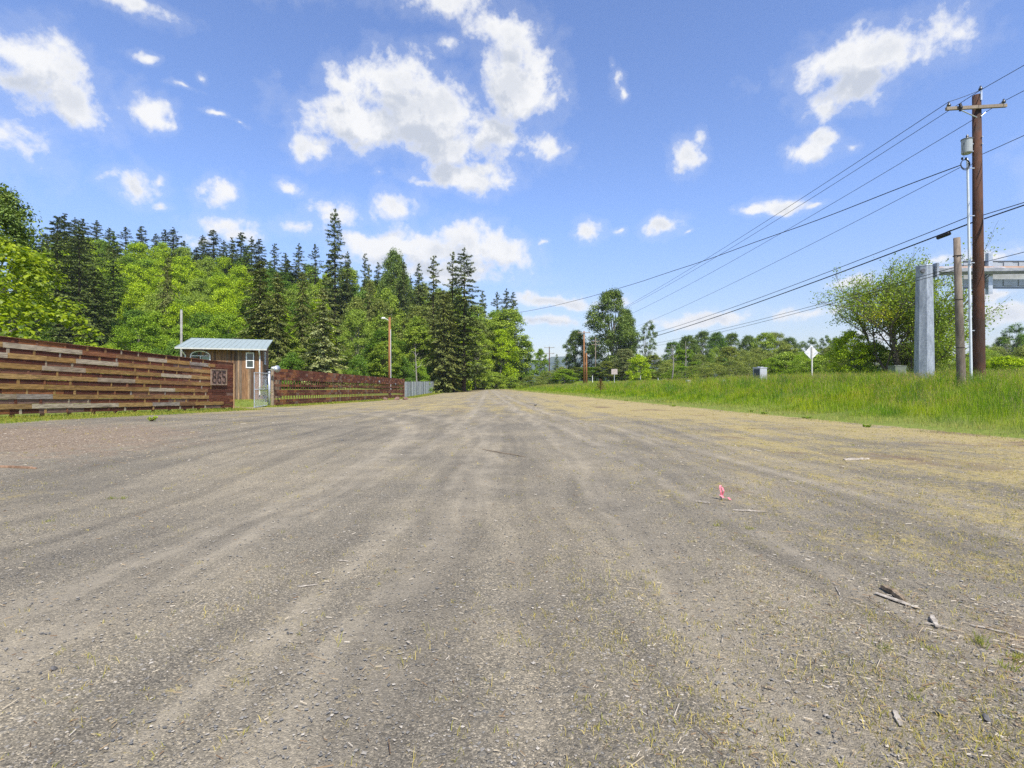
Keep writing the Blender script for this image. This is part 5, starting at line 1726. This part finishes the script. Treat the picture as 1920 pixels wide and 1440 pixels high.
def cabinet(px, D, w, h, ytop, lab, c, dark=False, ang=.5):
    X = (px - 960) / 1000 * D
    gz = hz(X, D)
    zt = EYE + (HZ - ytop) / 1000 * D - gz
    o = empty('utility_cabinet', (X, D, gz), lab, 'utility box', rz=ang)
    mm = simple('cabinet paint %d' % px, c, .45, .1, .08, 2)
    MB().box((0, 0, zt / 2 - .1), (w, w * .8, zt + .1)).build('cabinet_body', mm, o, bevel=.012)
    MB().box((0, 0, zt - .03), (w + .05, w * .8 + .05, .07)).build('lid', mm, o, bevel=.008)
    MB().box((w * .05, -w * .4 - .006, zt / 2), (w * .86, .012, zt * .8)).build('door', mm, o)
    MB().box((w * .36, -w * .4 - .02, zt * .55), (.03, .03, .12)).build('handle', M_GALV, o)
    MB().box((-.2, 0, zt + .03), (.12, .12, .06)).build('vent', mm, o)
    MB().box((.15, 0, zt + .025), (.3, .14, .05)).build('vent', mm, o)
    MB().box((-w / 2 - .004, 0, zt / 2), (.01, w * .66, zt * .8)).build('left_side', simple('painted side shade', (.06, .07, .08), .5) if not dark else mm, o)  # left side sheet; on the grey cabinet its dark colour paints the shade
cabinet(1425, 40, .76, 1.2, 689, 'grey utility cabinet with a side darkened as shade standing in the tall grass', (.46, .47, .5))
cabinet(1682, 41, .9, 1.0, 686, 'dull green utility box half sunk in the grass left of the steel post', (.16, .18, .13), True, .1)


def markers():
    for px, y0, D, h, lab in ((1111, 704, 118, 1.0, 'white marker post at the roadside left of the square sign'), (1201, 703, 112, 1.1, 'white marker post right of the square sign'),
                              (1234, 709, 100, .9, 'short white marker post farther right of the square sign')):
        X = (px - 960) / 1000 * D
        gz = hz(X, D); zt = EYE + (HZ - y0) / 1000 * D - gz
        o = empty('marker_post', (X, D, gz), lab, 'marker post', 'marker posts along the road')
        MB().box((0, 0, zt / 2 - .1), (.11, .05, zt + .2)).build('post', M_WHITE, o)
        MB().box((0, -.03, zt - .18), (.10, .012, .16)).build('reflector', simple('reflector', (.6, .6, .55), .3), o)
    for px, y, D, w, lab in ((1291, 716.5, 46, .42, 'low white box lying in the grass left of the grey cabinet'), (1358, 716, 42, .28, 'small white object nearest the grey cabinet in the grass')):
        c = P(px, y, D)
        o = empty('white_box', (c.x, c.y, hz(c.x, c.y)), lab, 'box', rz=.3)
        zt = c.z - hz(c.x, c.y) + .16
        MB().box((0, 0, zt / 2), (w, w * .7, zt)).build('box_body', M_WHITE, o, bevel=.02)
        MB().box((0, 0, zt + .012), (w * 1.05, w * .75, .03)).build('lid', M_WHITE, o)
markers()


def snags():
    rng = np.random.default_rng(6)
    for px, yt, D, lab in ((1259, 645, 100, 'white dead tree trunk on the left, standing in the thicket across the road'), (1283, 640, 104, 'second white dead trunk, slightly taller, right of the other'),
                           (897, 662, 136, 'pale bare trunk leaning out of the woods right of the round tree'), (783, 650, 84, 'slim pale double trunk in the woods right of the lamp pole')):
        X = (px - 960) / 1000 * D
        gz = hz(X, D); H = EYE + (HZ - yt) / 1000 * D - gz
        o = empty('dead_tree', (X, D, gz), lab, 'dead tree')
        f = MB()
        pts = limb_pts((0, 0, -.3), (rng.uniform(-.4, .4), 0, H), rng, .02, 6)
        f.tube(pts, [.15, .13, .11, .09, .06, .02], 7)
        f.build('trunk', BARK['pale'], o, smooth=True)
        f = MB()
        for k in range(7):
            b = np.array(pts[rng.integers(2, 5)]); e = b + np.array([rng.uniform(-1.1, 1.1), rng.uniform(-1, 1), rng.uniform(.5, 1.6)])
            f.tube(limb_pts(b, e, rng, .1, 4), [.05, .035, .025, .01], 4)
        f.build('branches', BARK['pale'], o)
snags()


# ------------------------------------------------------------------ litter on the gravel
def rock_obj(name, p, r, m, lab, cat='rock', group=None, seed=0, flat=.55):
    rng = np.random.default_rng(seed)
    import bmesh
    bm = bmesh.new(); bmesh.ops.create_icosphere(bm, subdivisions=3, radius=1)
    ks = rng.normal(size=(9, 3)); ph = rng.uniform(.35, .8, 9)
    for v in bm.verts:
        c = np.array(v.co)
        for k, t in zip(ks, ph):
            k_ = k / np.linalg.norm(k); d_ = c @ k_
            if d_ > t: c = c - k_ * (d_ - t) * .85
        c = c * np.array([r[0], r[1], r[2]])
        v.co = c
    me = bpy.data.meshes.new(name); bm.to_mesh(me); bm.free()
    o = link(name, me, m)
    o.location = p; o.rotation_euler = (0, 0, rng.uniform(0, 6))
    return tag(o, lab, cat, group)


M_ROCK = simple('reddish rock', (.20, .12, .09), .9, 0, .45, 8, .5)
for i, (px, py, w, lab) in enumerate(((723, 750, .52, 'dark reddish rock, leftmost of three beside the openwork fence'), (744, 749, .5, 'middle one of three reddish rocks beside the openwork fence'), (760, 749, .5, 'pale brown rock, rightmost of three beside the end of the openwork fence'))):
    D = 57.0; X = (px - 960) / 1000 * D
    rock_obj('rock', (X, D, hz(X, D) + .08), (w, w * .6, .26), M_ROCK, lab, seed=20 + i)
M_STONE = simple('dark stone', (.11, .105, .10), .85, 0, .4, 30, .5)
for i, (px, py, r, lab) in enumerate(((1004, 761, .13, 'dark clod alone on the far gravel'), (1762, 1341, .022, 'dark blue grey stone near the lower right corner'), (1850, 1353, .024, 'dark angular stone at the lower right corner'),
                                      (642, 827, .05, 'small dark stone on the gravel left of the middle'), (100, 1254, .02, 'dark flat stone at the lower left'))):
    D = EYE / ((py - HZ) / 1000.0); X = (px - 960) / 1000 * D
    rock_obj('stone', (X, D, hz(X, D) + r * .3), (r, r * .75, r * .5), M_STONE, lab, 'stone', seed=40 + i)

M_STICKS = wood_mat('bleached wood', [(0, (.33, .29, .23)), (1, (.44, .39, .32))], (1, 1, 1), dirt=.2)
M_BROWNW = wood_mat('old brown wood', [(0, (.20, .15, .10)), (1, (.26, .2, .13))], (1, 1, 1))
M_ORNG = wood_mat('fresh orange wood', [(0, (.26, .16, .10)), (1, (.30, .19, .12))], (1, 1, 1))


def ground_pt(px, py, dz=0.0):
    D = EYE / ((py - HZ) / 1000.0)
    for _ in range(6):
        X = (px - 960) / 1000 * D
        D = (EYE - hz(X, D)) / ((py - HZ) / 1000.0)
    X = (px - 960) / 1000 * D
    return Vector((X, D, hz(X, D) + dz))


def stick(a, b, w, h, m, lab, name='stick', cat='stick', seed=0, lift=.0):
    rng = np.random.default_rng(seed)
    A, B = ground_pt(*a), ground_pt(*b)
    L = (B - A).length
    n_ = 9
    f = MB()
    dr = (B - A).normalized(); sd = Vector((-dr.y, dr.x, 0)).normalized()
    rings = []
    for i in range(n_):
        t = i / (n_ - 1)
        k = (.35 + .65 * math.sin(math.pi * min(1, .08 + .88 * t)) ** .5) * rng.uniform(.8, 1.15)
        c = (B - A) * t + sd * rng.normal() * L * .008
        rings += [c + sd * (-w * k / 2) + Vector((0, 0, .002 + lift)), c + sd * (w * k / 2) + Vector((0, 0, .002 + lift)), c + sd * (w * k * .38) + Vector((0, 0, h * k + lift)), c - sd * (w * k * .42) + Vector((0, 0, h * k * .9 + lift))]
    fs = [(0, 3, 2, 1), (4 * n_ - 4, 4 * n_ - 3, 4 * n_ - 2, 4 * n_ - 1)]
    for i in range(n_ - 1):
        for k in range(4):
            x = 4 * i
            fs.append((x + k, x + (k + 1) % 4, x + 4 + (k + 1) % 4, x + 4 + k))
    f.add(rings, fs)
    o = f.build(name, m)
    o.location = A
    return tag(o, lab, cat)


stick((1655, 1102), (1696, 1128), .035, .030, M_BROWNW, 'thick brown chunk of wood above the pale splintered strip', 'wood_chunk', 'wood', 3)
stick((1642, 1112), (1722, 1141), .035, .006, M_STICKS, 'pale splintered strip lying under the brown wood chunk', 'wood_strip', 'wood', 4)
stick((1620, 1118), (1712, 1176), .006, .005, M_BROWNW, 'thin dark twig below the pale splintered strip', 'twig', 'twig', 5)
stick((1583, 863), (1630, 861), .07, .03, M_STICKS, 'white board piece on the dry grass in the upper right', 'board', 'wood', 6)
stick((1374, 957), (1437, 960), .018, .012, M_STICKS, 'thin pale slat just below the pink ribbon', 'slat', 'wood', 7)
stick((1304, 940), (1332, 944), .02, .012, M_STICKS, 'short pale splinter left of the pink ribbon', 'slat', 'wood', 8)
stick((905, 843), (984, 857), .02, .014, M_BROWNW, 'long thin stick lying in the middle of the gravel', 'stick', 'stick', 9)
stick((-10, 876), (70, 879), .035, .03, M_ORNG, 'orange brown stick among bark chips at the left edge', 'stick', 'stick', 10)
stick((1677, 1332), (1690, 1362), .022, .006, M_STICKS, 'pale wood chip near the bottom right', 'wood_chip', 'wood', 11)
stick((1747, 1155), (1757, 1177), .03, .012, M_STICKS, 'grey wood chip above the pale splinters at the right', 'wood_chip', 'wood', 12)
stick((1735, 1168), (1792, 1182), .012, .006, M_STICKS, 'left one of two pale splinters in the lower right', 'splinter', 'wood', 13)
stick((1820, 1172), (1908, 1192), .012, .006, M_STICKS, 'right one of two pale splinters in the lower right', 'splinter', 'wood', 14)
stick((632, 1051), (655, 1053), .008, .006, M_STICKS, 'short pale stick left of the wheel tracks', 'stick', 'stick', 15)
stick((560, 1101), (596, 1096), .010, .006, M_STICKS, 'pale twig on the gravel, nearest left of the wheel tracks', 'twig', 'twig', 16)
stick((1567, 1100), (1575, 1117), .006, .005, M_STICKS, 'small curved pale splinter left of the brown wood chunk', 'splinter', 'wood', 17)
stick((1895, 1218), (1945, 1240), .012, .01, M_STICKS, 'pale twig touching the lower right edge', 'twig', 'twig', 18)
stick((1430, 1287), (1455, 1294), .007, .006, M_BROWNW, 'thin dark twig low in the right half', 'twig', 'twig', 19)


def ribbon():
    c = ground_pt(1355, 936)
    m, n, out = mat('pink plastic ribbon')
    principled(n, out, (.68, .20, .24), .45, 0, None, .4)
    o = empty('survey_flag', tuple(c), 'bright pink survey ribbon tied to a small stake in the gravel', 'survey ribbon')
    f = MB()
    def strip(pts, w):
        vs, fs = [], []
        for i, p in enumerate(pts):
            p = Vector(p); s = Vector((w / 2, .25 * w * math.sin(i), 0))
            vs += [p - s, p + s, p + s + Vector((0, .002, 0)), p - s + Vector((0, .002, 0))]
            if i:
                a = 4 * i - 4
                for k in range(4): fs.append((a + k, a + (k + 1) % 4, a + 4 + (k + 1) % 4, a + 4 + k))
        f.add(vs, fs)
    strip([(-.005, 0, .03), (-.02, -.01, .08), (-.025, .0, .125), (-.02, .01, .15)], .026)
    strip([(-.005, 0, .04), (.005, -.02, .09), (-.005, .0, .13)], .018)
    strip([(-.03, 0, .05), (.0, -.03, .022), (.04, -.05, .03), (.06, -.06, .006)], .024)
    f.build('ribbon', m, o)
    MB().box((-.01, .01, .03), (.02, .02, .07)).build('stake', M_STICKS, o)
ribbon()


# ------------------------------------------------------------------ loose stones, straw, grass
def scatter_stones():
    rng = np.random.default_rng(31)
    n_ = 50000
    D = 1.3 * (13 / 1.3) ** (rng.random(n_) ** .85)
    X = (rng.random(n_) * 2 - 1) * (1.08 * D + 1.0)
    k = (X > -12.4) & (X < 11.2); D, X = D[k], X[k]
    big = rng.random(len(X)) ** 5
    r = (.0022 + .0062 * big) * (1 + .05 * D)
    z = height(X, D)
    base = np.array([[1, 0, 0], [0, 1, 0], [-1, 0, 0], [0, -1, 0], [0, 0, 1], [0, 0, -1]], float)
    n2 = len(X)
    V = base[None] * (1 + .35 * rng.normal(size=(n2, 6, 1)).clip(-1, 1)) + .15 * rng.normal(size=(n2, 6, 3))
    V = V * r[:, None, None] * np.array([1.2, .95, .32])
    a = rng.uniform(0, 6.28, n2); ca, sa = np.cos(a)[:, None], np.sin(a)[:, None]
    x, y = V[..., 0] * ca - V[..., 1] * sa, V[..., 0] * sa + V[..., 1] * ca
    V = np.stack([x + X[:, None], y + D[:, None], V[..., 2] + (z + r * .04)[:, None]], -1)
    tri = np.array([[0, 1, 4], [1, 2, 4], [2, 3, 4], [3, 0, 4], [1, 0, 5], [2, 1, 5], [3, 2, 5], [0, 3, 5]])
    Fq = (np.arange(n2) * 6)[:, None, None] + tri[None]
    m, n, out = mat('loose stones')
    geo = n.new('ShaderNodeNewGeometry')
    c = n.ramp(geo.outputs['Random Per Island'], [(0, (.10, .097, .09)), (.3, (.18, .17, .15)), (.6, (.24, .222, .19)), (.85, (.30, .27, .225)), (.97, (.46, .41, .33))])
    principled(n, out, c, .85, 0, None, .3)
    link('loose_stones', arr_mesh('loose_stones', V.reshape(-1, 3), Fq.reshape(-1, 3)), m, kind='stuff', label='loose crushed stones lying on the gravel lot', cat='stones')


def link_stuff(name, me, m, label, cat):
    return link(name, me, m, label=label, cat=cat, kind='stuff')


def scatter_straw():
    rng = np.random.default_rng(32)
    out_v, cnt = [], 0
    n_ = 30000
    D = 1.4 * (24 / 1.4) ** (rng.random(n_))
    X = (rng.random(n_) * 2 - 1) * (1.05 * D + .6)
    pr = .08 + .30 * sstep(X / D, -.05, .7) + .75 * np.exp(-((X + 9.5) / 3.6) ** 2 - ((D - 10) / 4.5) ** 2) + .9 * np.exp(-((X - 2.6) / 1.0) ** 2 - ((D - 2.3) / .8) ** 2) + .6 * np.exp(-((X - 2.6) / .35) ** 2 - ((D - 2.85) / .12) ** 2)
    k = (rng.random(n_) < pr) & (X < edge_x(D) + .5) & (X > -13); D, X = D[k], X[k]
    n2 = len(X)
    L = rng.uniform(.006, .028, n2) * (1 + .06 * D) * (1 + (rng.random(n2) < .03) * 2.0); w = rng.uniform(.0012, .0034, n2) * (1 + .1 * D)
    a = rng.uniform(0, 3.14, n2) + .6
    z = height(X, D) + .003
    dx, dy = np.cos(a) * L / 2, np.sin(a) * L / 2
    nx, ny = -np.sin(a) * w / 2, np.cos(a) * w / 2
    t = rng.uniform(0, .25, n2) * L
    h = .0025 * (1 + .1 * D)
    V = np.stack([np.stack([X - dx - nx, D - dy - ny, z], -1), np.stack([X + dx - nx, D + dy - ny, z + t], -1), np.stack([X + dx + nx, D + dy + ny, z + t], -1), np.stack([X - dx + nx, D - dy + ny, z], -1),
                  np.stack([X - dx, D - dy, z + h], -1), np.stack([X + dx, D + dy, z + h + t], -1)], 1)
    tri = np.array([[0, 1, 5], [0, 5, 4], [2, 3, 4], [2, 4, 5], [0, 4, 3], [1, 2, 5]])
    Fq = (np.arange(n2) * 6)[:, None, None] + tri[None]
    m, n, out = mat('straw and chips')
    geo = n.new('ShaderNodeNewGeometry')
    c = n.ramp(geo.outputs['Random Per Island'], [(0, (.15, .09, .05)), (.3, (.27, .19, .11)), (.7, (.37, .30, .19)), (1, (.55, .49, .40))])
    principled(n, out, c, .85, 0, None, .2)
    link_stuff('straw', arr_mesh('straw', V.reshape(-1, 3), Fq.reshape(-1, 3)), m, 'dry straw and wood chips strewn over the gravel', 'straw')


def blades(X, Y, hgt, wid, lean, rng, z0=None, droop=.35):
    n_ = len(X)
    z = (height(X, Y) if z0 is None else z0) - .01
    a = rng.uniform(0, 6.28, n_)
    la = rng.uniform(0, 6.28, n_)
    lx, ly = np.cos(la) * lean * hgt, np.sin(la) * lean * hgt
    nx, ny = np.cos(a) * wid / 2, np.sin(a) * wid / 2
    v0 = np.stack([X - nx, Y - ny, z], -1); v1 = np.stack([X + nx, Y + ny, z], -1)
    v2 = np.stack([X - nx * .8 + lx * .35, Y - ny * .8 + ly * .35, z + hgt * .55], -1); v3 = np.stack([X + nx * .8 + lx * .35, Y + ny * .8 + ly * .35, z + hgt * .55], -1)
    v4 = np.stack([X + lx, Y + ly, z + hgt * (1 - droop * lean)], -1)
    V = np.stack([v0, v1, v2, v3, v4], 1).reshape(-1, 3)
    tri = np.array([[0, 1, 3], [0, 3, 2], [2, 3, 4]])
    Fq = ((np.arange(n_) * 5)[:, None, None] + tri[None]).reshape(-1, 3)
    return V, Fq


def grass_mat(name, c1, c2, tintc=(.24, .20, .07)):
    m, n, out = mat(name)
    geo = n.new('ShaderNodeNewGeometry')
    r = geo.outputs['Random Per Island']; p = geo.outputs['Position']
    at = n.new('ShaderNodeAttribute', attribute_name='dryness').outputs['Fac']
    c = n.mix(r, c1, c2)
    c = n.mix(n.ss(n.noise(p, .55, 4, .6), .35, .65), c, n.mix(1.0, c, (1.35, 1.08, .8), 'MULTIPLY'))
    c = n.mix(n.ss(n.noise(p, .9, 3, .6), .48, .62), c, n.mix(1.0, c, (.40, .62, .8), 'MULTIPLY'))
    c = n.mix(n.ss(n.noise(p, 2.3, 4, .6), .52, .66), c, n.mix(1.0, c, (1.25, 1.12, 1.0), 'MULTIPLY'))
    c = n.mix(at, c, n.mix(r, tuple(x * .8 for x in tintc), tuple(x * 1.4 for x in tintc)))
    d = n.new('ShaderNodeBsdfDiffuse'); n.put(d.inputs[0], c)
    t = n.new('ShaderNodeBsdfTranslucent'); n.put(t.inputs[0], c)
    a = n.new('ShaderNodeMixShader'); a.inputs[0].default_value = .4
    n.l.new(d.outputs[0], a.inputs[1]); n.l.new(t.outputs[0], a.inputs[2]); n.l.new(a.outputs[0], out.inputs[0])
    return m


def dryness(me, val, per=5):
    at = me.attributes.new('dryness', 'FLOAT', 'POINT')
    at.data.foreach_set('value', np.repeat(val, per).astype(np.float32))


def grass_bank():
    rng = np.random.default_rng(33)
    n_ = 330000
    u = rng.random(n_)
    Y = 5.5 * (175 / 5.5) ** (u ** .95)
    s = -.6 + 21 * rng.random(n_) ** 1.15
    X = edge_x(Y) + s
    # clumps
    cl = wob(X, Y, 2.6) + .5 * wob(Y + 40, X, 5)
    Y[:26000] = rng.uniform(-7, 12, 26000); s[:26000] = -.6 + 14 * rng.random(26000); X = edge_x(Y) + s
    cl = wob(X, Y, 2.6) + .5 * wob(Y + 40, X, 5)
    k = (rng.random(n_) < .42 + .5 * sstep(s, 0, 2.5) + .2 * cl) & ((X < 1.35 * Y) | (Y < 12))
    k &= ~((s < .9) & (rng.random(n_) > .3 + .55 * sstep(s + .25 * cl, -.3, .9)))
    X, Y, s, cl = X[k], Y[k], s[k], cl[k]
    h = (.07 + .10 * sstep(s, 0, 1.2) + .42 * sstep(s, .8, 5.5)) * rng.uniform(.55, 1.25, len(X)) * (1 + .75 * np.clip(cl, -.9, 1))
    h *= np.interp(Y, [0, 60, 170], [1, 1.0, .8]) * (1 - .82 * sstep(s, 9, 14) * sstep(Y, 50, 75))
    w = np.maximum(.007, .00045 * Y) * rng.uniform(.8, 1.5, len(X))
    V, Fq = blades(X, Y, h, w, rng.uniform(.05, .6, len(X)), rng)
    me = arr_mesh('grass', V, Fq)
    dr = np.clip((1 - sstep(s + .8 * cl, .3, 2.6)) * rng.uniform(.35, 1.1, len(X)) + (rng.random(len(X)) < .07) * .7, 0, 1)
    dryness(me, dr)
    link_stuff('grass', me, grass_mat('tall grass', (.135, .26, .014), (.35, .50, .035), (.44, .38, .15)), 'tall bright green grass on the bank at the right', 'grass')
    # flowering heads on thin stalks
    n_ = 26000
    Y = 9 * (130 / 9) ** rng.random(n_); s = 3.5 + 15 * rng.random(n_); X = edge_x(Y) + s
    k = X / Y < 1.2; X, Y, s = X[k], Y[k], s[k]
    h = rng.uniform(.5, .85, len(X)) * sstep(s, 1, 6) * (1 - .85 * sstep(s, 9, 14) * sstep(Y, 50, 75)); z = height(X, Y)
    V, Fq = blades(X, Y, h, np.maximum(.004, .0002 * Y), rng.uniform(.05, .4, len(X)), rng)
    tips = V.reshape(-1, 5, 3)[:, 4]
    hp = np.repeat(tips, 3, 0) - np.stack([np.zeros(len(tips) * 3), np.zeros(len(tips) * 3), rng.uniform(0, .12, len(tips) * 3)], -1)
    V2, F2 = quads_from(hp, unit(rng.normal(size=hp.shape) * np.array([1, 1, .3])), rng.uniform(.05, .09, len(hp)) * np.repeat(np.interp(Y, [8, 60, 130], [.6, 1.2, 2]), 3), .28, rng, np.tile([0, 0, 1.0], (len(hp), 1)) + rng.normal(size=hp.shape) * .25)
    m = grass_mat('seed heads', (.32, .31, .10), (.50, .44, .20))
    Ft = np.concatenate([F2[:, [0, 1, 2]], F2[:, [0, 2, 3]]])
    Vall = np.concatenate([V2, V]); Fall = np.concatenate([Ft, Fq + len(V2)])
    me = arr_mesh('grass_seed_heads', Vall, Fall)
    link_stuff('grass_seed_heads', me, m, 'brownish seed heads above the tall grass', 'grass')


def grass_short():
    rng = np.random.default_rng(34)
    parts, dr = [], []
    # strip below the fences
    n_ = 60000
    Y = 8 * (150 / 8) ** rng.random(n_)
    strip = np.interp(Y, [0, 12, 16, 24, 31, 34, 70, 150], [3.2, 3.0, 2.6, 1.9, 1.0, 1.2, 1.6, 2.5])
    q = -.4 + rng.random(n_) * (strip + .7)
    X = fence_x(Y) + q
    k = (rng.random(n_) < 1 - .8 * sstep(q - strip, -.7, .5)) & ~((Y > 29.5) & (Y < 33.4)) & (X / Y > -1.2)
    X, Y, q = X[k], Y[k], q[k]
    h = rng.uniform(.03, .10, len(X)) * (1 + .8 * (q < .35)); parts.append((X, Y, h)); dr.append(np.clip(rng.uniform(-.3, .7, len(X)), 0, 1))
    # yard behind the fences
    n_ = 30000
    Y = rng.uniform(26, 72, n_); X = fence_x(Y) - .2 - rng.random(n_) * 16
    parts.append((X, Y, rng.uniform(.04, .10, n_))); dr.append(np.clip(rng.uniform(-.3, .8, n_), 0, 1))
    # scattered tufts on the gravel
    nt = 42000
    D = 1.5 * (45 / 1.5) ** rng.random(nt); X = (rng.random(nt) * 2 - 1) * 1.05 * D
    pr = .05 + .75 * sstep(X / (D + .5), -.05, .5) * (.35 + .65 * sstep(wob(X, D, 1.4), -.35, .5)) + .12 * sstep(wob(X, D, 1.4), .1, .6)
    tk = np.zeros(nt)
    for pts, w_, a_ in TRACKS: tk = np.maximum(tk, a_ * np.exp(-(seg_dist(X, D, pts) / (w_ * 1.3)) ** 2))
    k = (rng.random(nt) < pr * (1 - tk)) & (X < edge_x(D)) & (X > fence_x(D) + 1); D, X = D[k], X[k]
    tw = rng.random(len(X)) ** 3
    for i in range(7):
        sp = .012 + .03 * tw
        parts.append((X + rng.normal(size=len(X)) * sp, D + rng.normal(size=len(X)) * sp, rng.uniform(.010, .034, len(X)) * (1 + 1.1 * tw)))
        dr.append(np.clip(rng.uniform(.25, 1.2, len(X)), 0, 1))
    # dry blades where the yellow patches lie
    nt = 90000
    D = 2.2 * (30 / 2.2) ** rng.random(nt); X = (rng.random(nt) * 1.25 - .25) * 1.05 * D
    pr = sstep(X / (1 + .02 * D), 0, 5.5) * sstep(wob(X * .7, D * 1.6, 1.2) + .3 * wob(D, X, 4), -.25, .35)
    k = (rng.random(nt) < pr) & (X < edge_x(D) + .3); D, X = D[k], X[k]
    parts.append((X, D, rng.uniform(.006, .03, len(X)))); dr.append(rng.uniform(.55, 1.1, len(X)).clip(0, 1))
    # a few stronger tufts
    for px, py, hh in ((1838, 1205, .075), (1905, 1235, .06), (1890, 1250, .05), (1745, 1215, .03), (1660, 1215, .03), (1716, 1310, .03), (90, 978, .04), (210, 935, .05), (230, 935, .05), (1600, 835, .04), (1405, 990, .035), (1345, 985, .04)):
        c = ground_pt(px, py)
        for k in range(3):
            parts.append((c.x + rng.normal(size=14) * .02, c.y + rng.normal(size=14) * .02, rng.uniform(.5, 1.1, 14) * hh)); dr.append(np.clip(rng.uniform(0, .5, 14), 0, 1))
    X = np.concatenate([p[0] for p in parts]); Y = np.concatenate([p[1] for p in parts]); h = np.concatenate([p[2] for p in parts])
    w = np.maximum(.0028, .0006 * Y) * rng.uniform(.8, 1.4, len(X))
    V, Fq = blades(X, Y, h, w, rng.uniform(.2, 1.1, len(X)), rng)
    me = arr_mesh('short_grass', V, Fq); dryness(me, np.concatenate(dr))
    link_stuff('short_grass', me, grass_mat('short grass', (.13, .21, .015), (.27, .36, .035), (.58, .46, .15)), 'short grass and yellow tufts by the fences and on the gravel', 'grass')


rw = random.Random(14)
for i, (px, py) in enumerate(((1175, 752), (1262, 762), (1408, 773), (1432, 777), (1512, 785), (1625, 801))):
    D = EYE / ((py - HZ) / 1000.0)
    small_plant(px, py, D, rw.uniform(.05, .08), rw.uniform(.12, .2), 'mid', '%s low green weed from the left along the gravel margin of the grass bank' % ORD[i], 'weed', 'weed', 150, .045, 60 + i)['group'] = 'low weeds along the gravel margin'
scatter_stones()
scatter_straw()
grass_bank()
grass_short()


# ------------------------------------------------------------------ air
def haze():
    m, n, out = mat('haze')
    v = n.new('ShaderNodeVolumePrincipled')
    v.inputs['Color'].default_value = (.80, .88, 1.0, 1)
    v.inputs['Density'].default_value = .00014
    v.inputs['Anisotropy'].default_value = .15
    n.l.new(v.outputs[0], out.inputs['Volume'])
    zt = max((o.matrix_basis @ Vector(c)).z for o in bpy.data.objects if o.type == 'MESH' and not o.parent for c in o.bound_box) + 3
    MB().box((0, 3000, (zt - 4) / 2), (13200, 8000, zt + 4)).build('haze', m, kind='stuff')
haze()
